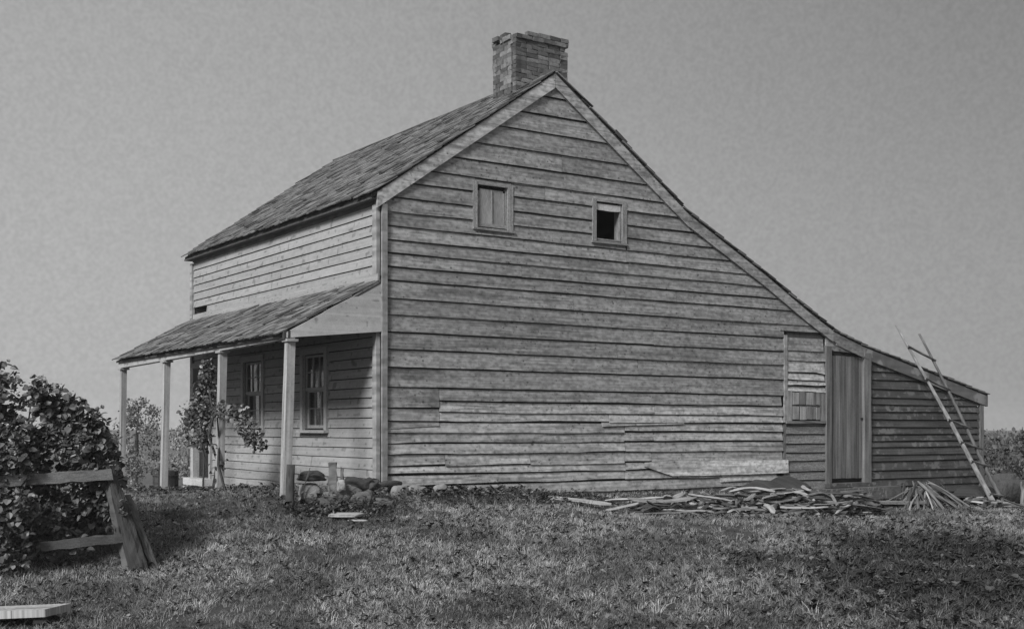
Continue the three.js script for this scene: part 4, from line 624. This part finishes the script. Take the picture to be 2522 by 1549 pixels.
{
  const b = thing('loose_plank', 'thick pale plank lying on the grass at the lower left edge', 'plank'); b.position.set(-4.15, ground(-4.15, 9.75) + 0.085, -9.75); b.rotation.y = 0.10; b.rotation.z = 0.03;
  const o = part('board', polyPrism([[-0.9, -0.16], [0.50, -0.16], [0.62, 0.14], [-0.9, 0.15]], -0.03, 0.03, 4, 2).rotateX(-Math.PI / 2), mat(gableTex, 0.72), b);
  part('batten', boxAt(0.45, -0.05, 0.0, 0.10, 0.06, 0.26), mat(barkTex, 0.06), b);
}
{
  const t = thing('wooden_tub', 'dark staved wooden tub standing by the far porch post', 'tub'); atLocal(t, -0.95, gl(-0.95, -5.6) + 0.0, -5.62); const n = 14;
  for (let k = 0; k < n; k++) { const a = k / n * 6.283, o = part('stave', boxGeo(0.085, 0.34, 0.02, { j: 0.003 }), plankM(k % 3 ? 0.09 : 0.13), t); o.position.set(Math.cos(a) * 0.19, 0.17, Math.sin(a) * 0.19); o.rotation.y = Math.PI / 2 - a; }
  for (const y of [0.07, 0.26]) part('hoop', new THREE.TorusGeometry(0.204, 0.010, 6, 28).rotateX(Math.PI / 2).translate(0, y, 0), mat(null, 0.05, 0.6), t);
  part('bottom', new THREE.CylinderGeometry(0.18, 0.18, 0.02, 20).translate(0, 0.05, 0), plankM(0.08), t);
  const p = thing('potted_plant', 'small leafy plant growing out of the dark wooden tub', 'plant'); p.position.copy(t.position); p.position.y += 0.26; const q = rngOf(5), pts = []; for (let k = 0; k < 60; k++) pts.push([(q() - .5) * .3, q() * 0.26, (q() - .5) * .3]); cloud(p, [leafGeo(1, .7)], leafM, pts, 0.06, (a, r) => 0.06 + 0.1 * r(), () => [0, 1, .3], q); part('stem', tubeGeo([[0, -0.2, 0], [0.02, 0.1, 0], [0, 0.22, 0.02]], [0.01, 0.008, 0.004], 5), mat(barkTex, .1), p);
}
solo('short_post', 'short dark stake beside the wooden tub and porch post', 'stake', boxGeo(0.07, 0.42, 0.07, { n: 3 }), plankM(0.07), -1.28, gl(-1.28, -4.75) + 0.2, -4.82);
solo('walk_board', 'pale board lying on the ground beyond the far porch posts', 'plank', boxGeo(1.6, 0.05, 0.5, { n: 4 }), frontM(0.82), -1.75, gl(-1.75, -5.9) + 0.07, -6.0, Math.PI / 2);
// ---------------------------------------------------------------- split wood heaped along the gable wall
const HM = new Map(), hk = (x, z) => Math.round(x / 0.06) + ',' + Math.round(z / 0.06);
const stickVar = [], qs = rngOf(555);
function splinter(q) { // unit-long split piece: uneven width, ragged pointed ends, slight warp
  const g = new Geo(), n = 8, rg = [], p1 = q() * 6, p2 = q() * 6, w0 = 0.3 + 0.6 * q(), w1 = 0.2 + 0.7 * q(), o = q() * 5, bd = (q() - .5) * 3.4;
  for (let i = 0; i <= n; i++) { const t = i / n, e = Math.min(1, Math.min(t / 0.12 + w0 * 0.6, (1 - t) / 0.18 + w1 * 0.5)), w = 0.5 * e * (0.8 + 0.35 * q()), h = 0.5 * (0.7 + 0.5 * q()) * (0.4 + 0.6 * e), cy = bd * Math.sin(t * 3.14) * 0.9 + 0.25 * Math.sin(t * 6 + p1), cz = 0.25 * Math.sin(t * 4 + p2); rg.push([[-1, -1], [1, -.6], [.7, 1], [-.8, .8]].map(([a, b]) => [t - 0.5 + 0.02 * (q() - .5), cy + b * h, cz + a * w])); }
  for (let i = 0; i < n; i++) for (let k = 0; k < 4; k++) { const m = (k + 1) % 4; g.quad(rg[i][k], rg[i + 1][k], rg[i + 1][m], rg[i][m], [[o + k * .11, i * .16], [o + k * .11, i * .16 + .16], [o + k * .11 + .1, i * .16 + .16], [o + k * .11 + .1, i * .16]]); }
  for (const r of [rg[0], rg[n]]) g.quad(r[0], r[1], r[2], r[3], [[o, 0], [o + .1, 0], [o + .1, .1], [o, .1]]);
  return g.build();
}
for (let k = 0; k < 16; k++) stickVar.push(splinter(qs));
const woodTones = [0.10, 0.15, 0.24, 0.48, 0.78, 0.32];
function placeStick(x, z, len, w, h, yaw, m, label, group, lift = 0) {
  const dx = Math.cos(yaw), dz = -Math.sin(yaw), ends = [];
  for (const s of [-1, 1]) { let y = -9; for (let t = 0; t <= 1; t += 0.12) { const px = x + s * dx * len / 2 * t, pz = z + s * dz * len / 2 * t; y = Math.max(y, HM.get(hk(px, pz)) ?? gl(px, pz)); } ends.push(y); }
  const [a, b] = ends, pitch = clamp(Math.atan2(b - a, len), -0.35, 0.35), y = Math.max((a + b) / 2, Math.max(a, b) - Math.sin(Math.abs(pitch)) * len / 2) + h * 0.42 + lift;
  const o = part('split_stick', stickVar[Math.floor(qs() * 16)], m); tag(o, label, 'firewood', group);
  o.position.set(...toWorld(x, y, z)); o.rotation.order = 'YZX'; o.rotation.set((qs() - .5) * 0.7, THETA + yaw, pitch); o.scale.set(len, h, w);
  for (let t = -1; t <= 1; t += 0.05) for (const e of [-1, 0, 1]) { const px = x + dx * len / 2 * t + e * dz * w / 2, pz = z + dz * len / 2 * t - e * dx * w / 2, k = hk(px, pz), yy = y + Math.sin(pitch) * len / 2 * t + h / 2; if ((HM.get(k) ?? -9) < yy) HM.set(k, yy); }
  return o;
}
{
  const PL = 'split firewood stick lying in the long heap below the gable wall', PG = 'split sticks of the long wood heap';
  for (let k = 0; k < 270; k++) {
    const u = qs(), x = 3.35 + 4.9 * (1 - Math.pow(1 - u, 1.25)), zc = 1.08 - 0.02 * (x - 5), z = zc + (qs() + qs() - 1) * (0.62 + 0.18 * smooth(3.4, 6.4, x)), len = 0.22 + 0.6 * qs() * qs() + (qs() < 0.12 ? 0.5 : 0), yaw = (qs() + qs() - 1) * 0.9 + (qs() < 0.25 ? rr(-1.2, 1.2) : 0);
    if ((HM.get(hk(x, z)) ?? -9) > gl(x, z) + 0.14 + 0.34 * smooth(4.2, 6.8, x) * smooth(1.9, 0.7, z)) continue;
    placeStick(x, z, len, rr(0.03, 0.11), rr(0.014, 0.04), yaw, mat(plankTex, woodTones[Math.floor(qs() * 6)], 0.9), PL, PG);
  }
  // the pieces one can tell apart
  const one = (x, z, len, w, h, yaw, tone, label, lift = 0.0) => placeStick(x, z, len, w, h, yaw, mat(plankTex, tone, 0.9), label, undefined, lift);
  one(2.72, 0.62, 0.95, 0.11, 0.03, -0.85, 0.66, 'pale board slanting out at the left end of the wood heap', 0.02);
  one(3.62, 0.78, 0.85, 0.13, 0.03, -0.72, 0.70, 'pale tapering board, second from the left end of the wood heap', 0.02);
  one(4.15, 0.98, 0.62, 0.13, 0.04, 0.55, 0.72, 'pale short board tilted the other way near the heap left end', 0.03);
  one(3.75, 1.22, 1.15, 0.10, 0.03, -0.10, 0.60, 'pale flat board in the grass before the heap left end', 0.02);
  one(4.55, 1.30, 0.62, 0.09, 0.03, -0.65, 0.62, 'pale short board pointing at the camera before the heap', 0.02);
  one(2.1, 1.02, 0.42, 0.15, 0.03, 0.35, 0.66, 'small pale leaf-shaped chip left of the wood heap', 0.03);
  one(3.3, 1.75, 1.1, 0.035, 0.02, -0.02, 0.52, 'long thin pale lath in the grass, left of two laths', 0.03);
  one(4.9, 1.95, 1.15, 0.035, 0.02, -0.02, 0.56, 'long thin pale lath in the grass, right of two laths', 0.03);
  one(6.7, 1.62, 0.95, 0.10, 0.025, 0.22, 0.50, 'curved pale stick lying before the middle of the heap', 0.02);
  one(6.55, 0.95, 0.9, 0.14, 0.02, 0.05, 0.72, 'broad pale split slab near the top of the heap', 0.0);
  one(6.15, 0.80, 0.85, 0.06, 0.02, 0.0, 0.66, 'thin pale slat under the dark bark sheet', 0.02);
  one(6.78, 1.05, 0.34, 0.08, 0.02, 1.0, 0.70, 'short pale splinter standing up on the heap', 0.06);
}
{ // arched sheet of dark bark on top of the heap
  const g = new Geo(1, 1), n = 18, m = 5, P = []; const q = rngOf(9);
  for (let i = 0; i <= n; i++) { const t = i / n, x = lerp(-0.85, 0.75, t), h = 0.17 * Math.pow(Math.sin(Math.PI * Math.pow(t, 1.25)), 1.1) * (1 + 0.9 * (noise(t * 9, 2, 91) - 0.5)) - 0.16 * Math.max(0, t - 0.75) * 4 * 0.3, r = []; for (let j = 0; j <= m; j++) { const s = j / m; r.push([x + 0.02 * (q() - .5), h + 0.05 * (1 - s) - 0.15 * s * s * Math.sin(Math.PI * t) + 0.012 * (q() - .5), lerp(-0.26, 0.26, s) * (0.5 + 0.6 * Math.sin(Math.PI * t)) + 0.02 * (q() - .5)]); } P.push(r); }
  for (let i = 0; i < n; i++) for (let j = 0; j < m; j++) { g.quad(P[i][j], P[i][j + 1], P[i + 1][j + 1], P[i + 1][j]); const d = v => [v[0], v[1] - 0.018, v[2]]; g.quad(d(P[i][j]), d(P[i + 1][j]), d(P[i + 1][j + 1]), d(P[i][j + 1])); }
  for (let i = 0; i < n; i++) for (const j of [0, m]) { const d = v => [v[0], v[1] - 0.018, v[2]]; g.quad(P[i][j], P[i + 1][j], d(P[i + 1][j]), d(P[i][j])); }
  solo('bark_sheet', 'large arched sheet of dark bark on top of the wood heap', 'bark', g.build(), mat(barkTex, 0.08), 6.72, gl(6.78, 0.7) + 0.30, 0.60);
}
solo('long_plank', 'long pale plank on the ground in front of the lean-to door', 'plank', boxGeo(2.75, 0.05, 0.26, { n: 10, j: 0.006 }), mat(gableTex, 0.50), 8.75, gl(8.75, 0.75) + 0.10, 0.72, 0.03).rotation.z = -0.03;
{
  const s = thing('door_step', 'dark heavy timber step below the lean-to door', 'step'); atLocal(s, 8.75, 0, 0.28);
  part('beam', boxAt(-0.38, -0.28, 0, 0.86, 0.20, 0.22, { n: 4, j: 0.01 }), leanM(0.25), s); part('beam', boxAt(0.55, -0.27, 0.03, 0.96, 0.20, 0.24, { n: 4, j: 0.01 }), leanM(0.28), s);
}
{ // heap of split sticks leaning together like a tent, and loose ones below
  const TL = 'split stick leaning in the tent-shaped wood heap by the lean-to', TG = 'split sticks of the tent-shaped wood heap', cx = 10.1, cz = 0.62;
  const apex = gl(cx, cz) + 0.42;
  const lean = (bx, bz, ax, ay, az, w, h, m, label = TL, group = TG) => { const a = new THREE.Vector3(...toWorld(bx, gl(bx, bz) - 0.02, bz)), b = new THREE.Vector3(...toWorld(ax, ay, az)), L = a.distanceTo(b), o = part('split_stick', stickVar[Math.floor(qs() * 16)], m); tag(o, label, 'firewood', group); o.position.copy(a).add(b).multiplyScalar(0.5); o.quaternion.setFromUnitVectors(new THREE.Vector3(1, 0, 0), b.sub(a).normalize()); o.rotateX(qs() * 3); o.scale.set(L, h, w); };
  for (let k = 0; k < 78; k++) { const an = -0.35 + 3.84 * (k + qs() * 3) / 80, far = rr(0.22, 0.66), ex = Math.cos(an) > 0 ? 2.2 : 1.75; const bx = cx + Math.cos(an) * far * ex, bz = Math.max(0.15, cz + Math.sin(an) * far * 0.75); lean(bx, bz, cx + rr(-0.32, 0.3) + Math.max(0, Math.cos(an)) * 0.35, apex - rr(0.0, 0.26), cz - 0.1 + rr(-0.08, 0.12), rr(0.018, 0.065), rr(0.012, 0.03), mat(plankTex, [0.10, 0.12, 0.16, 0.24, 0.32, 0.44][Math.floor(qs() * 6)], 0.9)); }
  lean(9.3, 0.95, 9.8, apex - 0.2, 0.75, 0.05, 0.02, mat(plankTex, 0.8), 'bright split stick at the tent heap left edge');
  lean(9.75, 1.15, 9.95, apex - 0.16, 0.8, 0.05, 0.02, mat(plankTex, 0.74), 'bright short stick in the middle front of the tent heap');
  lean(11.3, 0.72, 10.2, apex - 0.04, 0.66, 0.07, 0.02, mat(plankTex, 0.62), 'long pale stick forming the tent heap right shoulder');
  for (let k = 0; k < 26; k++) placeStick(rr(10.9, 11.9), rr(0.55, 1.5), rr(0.3, 0.8), rr(0.04, 0.09), rr(0.02, 0.04), rr(-1, 1), mat(plankTex, woodTones[Math.floor(qs() * 6)], 0.9), 'loose split stick on the ground between tent heap and ladder', 'loose sticks by the ladder foot');
}
// ---------------------------------------------------------------- ladder against the lean-to roof
{
  const l = thing('pole_ladder', 'rough pole ladder leaning on the lean-to roof edge', 'ladder'); l.position.set(CX, 0, CZ); l.rotation.y = THETA;
  const A = new THREE.Vector3(11.55, gl(11.55, 1.1) - 0.04, 1.1), A2 = new THREE.Vector3(10.62, 1.93, 0.13), B = new THREE.Vector3(11.92, gl(11.92, 1.0) - 0.02, 1.0), B2 = new THREE.Vector3(11.20, 1.79, 0.13);
  const pole = (a, b, ext, r0, r1, m, q) => { const P = []; for (let i = 0; i <= 10; i++) { const t = i / 10 * ext; const p = a.clone().lerp(b, t); p.x += 0.018 * Math.sin(t * 5 + r0 * 90); P.push(p.toArray()); } return part('rail', tubeGeo(P, [...Array(11)].map((_, i) => lerp(r0, r1, i / 10)), 8, { rough: 0.07 }), m, l); };
  pole(A, A2, 1.28, 0.05, 0.018, mat(barkTex, 0.62)); pole(B, B2, 1.30, 0.038, 0.02, mat(barkTex, 0.30));
  for (const t of [0.12, 0.34, 0.47, 0.62, 0.9, 1.12]) { const a = A.clone().lerp(A2, t), b = B.clone().lerp(B2, t - 0.015), d = b.clone().sub(a).normalize(); a.addScaledVector(d, -0.07); b.addScaledVector(d, t > 0.8 ? 0.05 : 0.16); a.z += 0.03; b.z += 0.03; part('rung', tubeGeo([a.toArray(), a.clone().lerp(b, .5).toArray(), b.toArray()], [0.02, 0.022, 0.018], 7), mat(barkTex, 0.46), l); }
}
// ---------------------------------------------------------------- right edge
{
  const p = thing('forked_prop', 'pale forked wooden prop standing at the right edge', 'prop'); atLocal(p, 12.45, gl(12.45, 0.95), 0.95); const m = mat(barkTex, 0.42);
  part('stem', tubeGeo([[0, -0.1, 0], [0, 0.2, 0], [0.02, 0.38, 0]], [0.04, 0.036, 0.034], 8), m, p); part('fork', tubeGeo([[0.02, 0.36, 0], [0.1, 0.46, 0], [0.24, 0.55, -0.05]], [0.032, 0.028, 0.02], 8), m, p); part('fork', tubeGeo([[0.02, 0.36, 0], [-0.04, 0.46, 0], [-0.06, 0.52, 0.02]], [0.03, 0.022, 0.012], 8), m, p);
  const g = new Geo(1, 1), n = 16, q = rngOf(15), P = [];
  for (let i = 0; i <= n; i++) { const t = i / n, x = lerp(-0.62, 0.30, t), h = 0.34 * Math.pow(Math.sin(Math.PI * clamp(0.12 + t * 0.88)), 0.7); P.push([[x, h, 0.05], [x + 0.03, h - 0.22 * t - 0.05, 0.16 + 0.02 * q()], [x, h, -0.4]]); }
  for (let i = 0; i < n; i++) { const a = P[i], b = P[i + 1]; g.quad(a[0], a[1], b[1], b[0]); g.quad(a[0], b[0], b[2], a[2]); g.quad([a[0][0], a[0][1] - .02, .04], [b[0][0], b[0][1] - .02, .04], [b[2][0], b[2][1] - .02, b[2][2]], [a[2][0], a[2][1] - .02, a[2][2]]); }
  solo('bark_slab', 'curved dark slab of bark behind the forked prop', 'bark', g.build(), mat(barkTex, 0.08), 12.2, gl(12.2, 0.55) + 0.02, 0.50);
  solo('grey_boulder', 'rounded grey boulder behind the forked prop at the right edge', 'stone', rockGeo(1.0, 0.6, 0.7, 51, 0.45, 4), stoneM(0.14), 12.95, gl(12.9, 0.2) + 0.24, 0.15);
  solo('cut_log', 'dark cut log lying at the extreme right edge', 'log', tubeGeo([[-0.5, 0, 0], [0, 0.01, 0], [0.6, 0, 0.03]], [0.13, 0.13, 0.12], 12, { rough: 0.05 }), mat(barkTex, 0.06), 12.9, gl(12.9, 1.2) + 0.1, 1.2, 0.2);
  for (let k = 0; k < 12; k++) placeStick(rr(12.2, 13.4), rr(0.4, 1.6), rr(0.4, 0.9), rr(0.04, 0.1), rr(0.02, 0.05), rr(-0.6, 0.6), mat(plankTex, woodTones[Math.floor(qs() * 6)], 0.9), 'loose stick lying around the boulder at the right edge', 'loose sticks at the right edge');
}
// ---------------------------------------------------------------- far trees, haze partly painted as paler leaf tones
function tree(label, x, D, hgt, wid, tone, seed, leaves, low = 0.12, group, lean = 0) {
  const t = thing('background_tree', label, 'tree', group), q = rngOf(seed); const y0 = ground(x, D); t.position.set(x, y0, -D);
  part('trunk', tubeGeo([[0, -0.3, 0], [0, hgt * 0.3, 0], [lean * 0.5, hgt * 0.6, 0], [lean, hgt * 0.85, 0]], [wid * 0.06, wid * 0.045, wid * 0.03, wid * 0.01], 7), mat(barkTex, 0.16), t);
  const list = [], clumps = []; for (let k = 0; k < 34; k++) { const h = lerp(low, 0.96, Math.pow(q(), 0.8)), r = wid / 2 * Math.pow(Math.sin(Math.PI * clamp(h * 0.86 + 0.1)), 0.8) * Math.sqrt(q()), a = q() * 6.28; clumps.push([Math.cos(a) * r + lean * h, h * hgt, Math.sin(a) * r, wid * (0.10 + 0.11 * q()), 0.7 + 0.6 * q()]); }
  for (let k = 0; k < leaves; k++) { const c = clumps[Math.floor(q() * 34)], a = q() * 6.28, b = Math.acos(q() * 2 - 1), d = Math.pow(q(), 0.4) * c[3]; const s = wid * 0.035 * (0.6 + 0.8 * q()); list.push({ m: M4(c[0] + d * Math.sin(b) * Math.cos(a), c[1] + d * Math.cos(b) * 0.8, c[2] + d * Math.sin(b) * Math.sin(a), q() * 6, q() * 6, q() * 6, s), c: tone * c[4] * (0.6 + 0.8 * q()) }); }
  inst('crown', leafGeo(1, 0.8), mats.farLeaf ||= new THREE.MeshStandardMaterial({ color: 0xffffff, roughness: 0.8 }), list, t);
  return t;
}
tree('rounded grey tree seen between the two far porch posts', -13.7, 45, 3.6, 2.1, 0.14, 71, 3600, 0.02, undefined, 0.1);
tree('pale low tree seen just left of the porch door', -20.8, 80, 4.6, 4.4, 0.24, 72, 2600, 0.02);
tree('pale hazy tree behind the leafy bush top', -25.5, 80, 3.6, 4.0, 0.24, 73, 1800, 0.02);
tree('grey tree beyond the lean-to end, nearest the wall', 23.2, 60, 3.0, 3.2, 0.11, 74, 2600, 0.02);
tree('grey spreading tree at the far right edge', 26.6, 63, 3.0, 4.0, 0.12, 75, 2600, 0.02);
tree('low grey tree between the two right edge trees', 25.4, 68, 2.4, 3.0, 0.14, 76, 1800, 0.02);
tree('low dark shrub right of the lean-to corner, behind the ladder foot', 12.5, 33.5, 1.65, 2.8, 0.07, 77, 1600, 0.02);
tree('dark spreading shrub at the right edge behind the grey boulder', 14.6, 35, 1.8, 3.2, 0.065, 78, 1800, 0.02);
renderer.render(scene, camera);
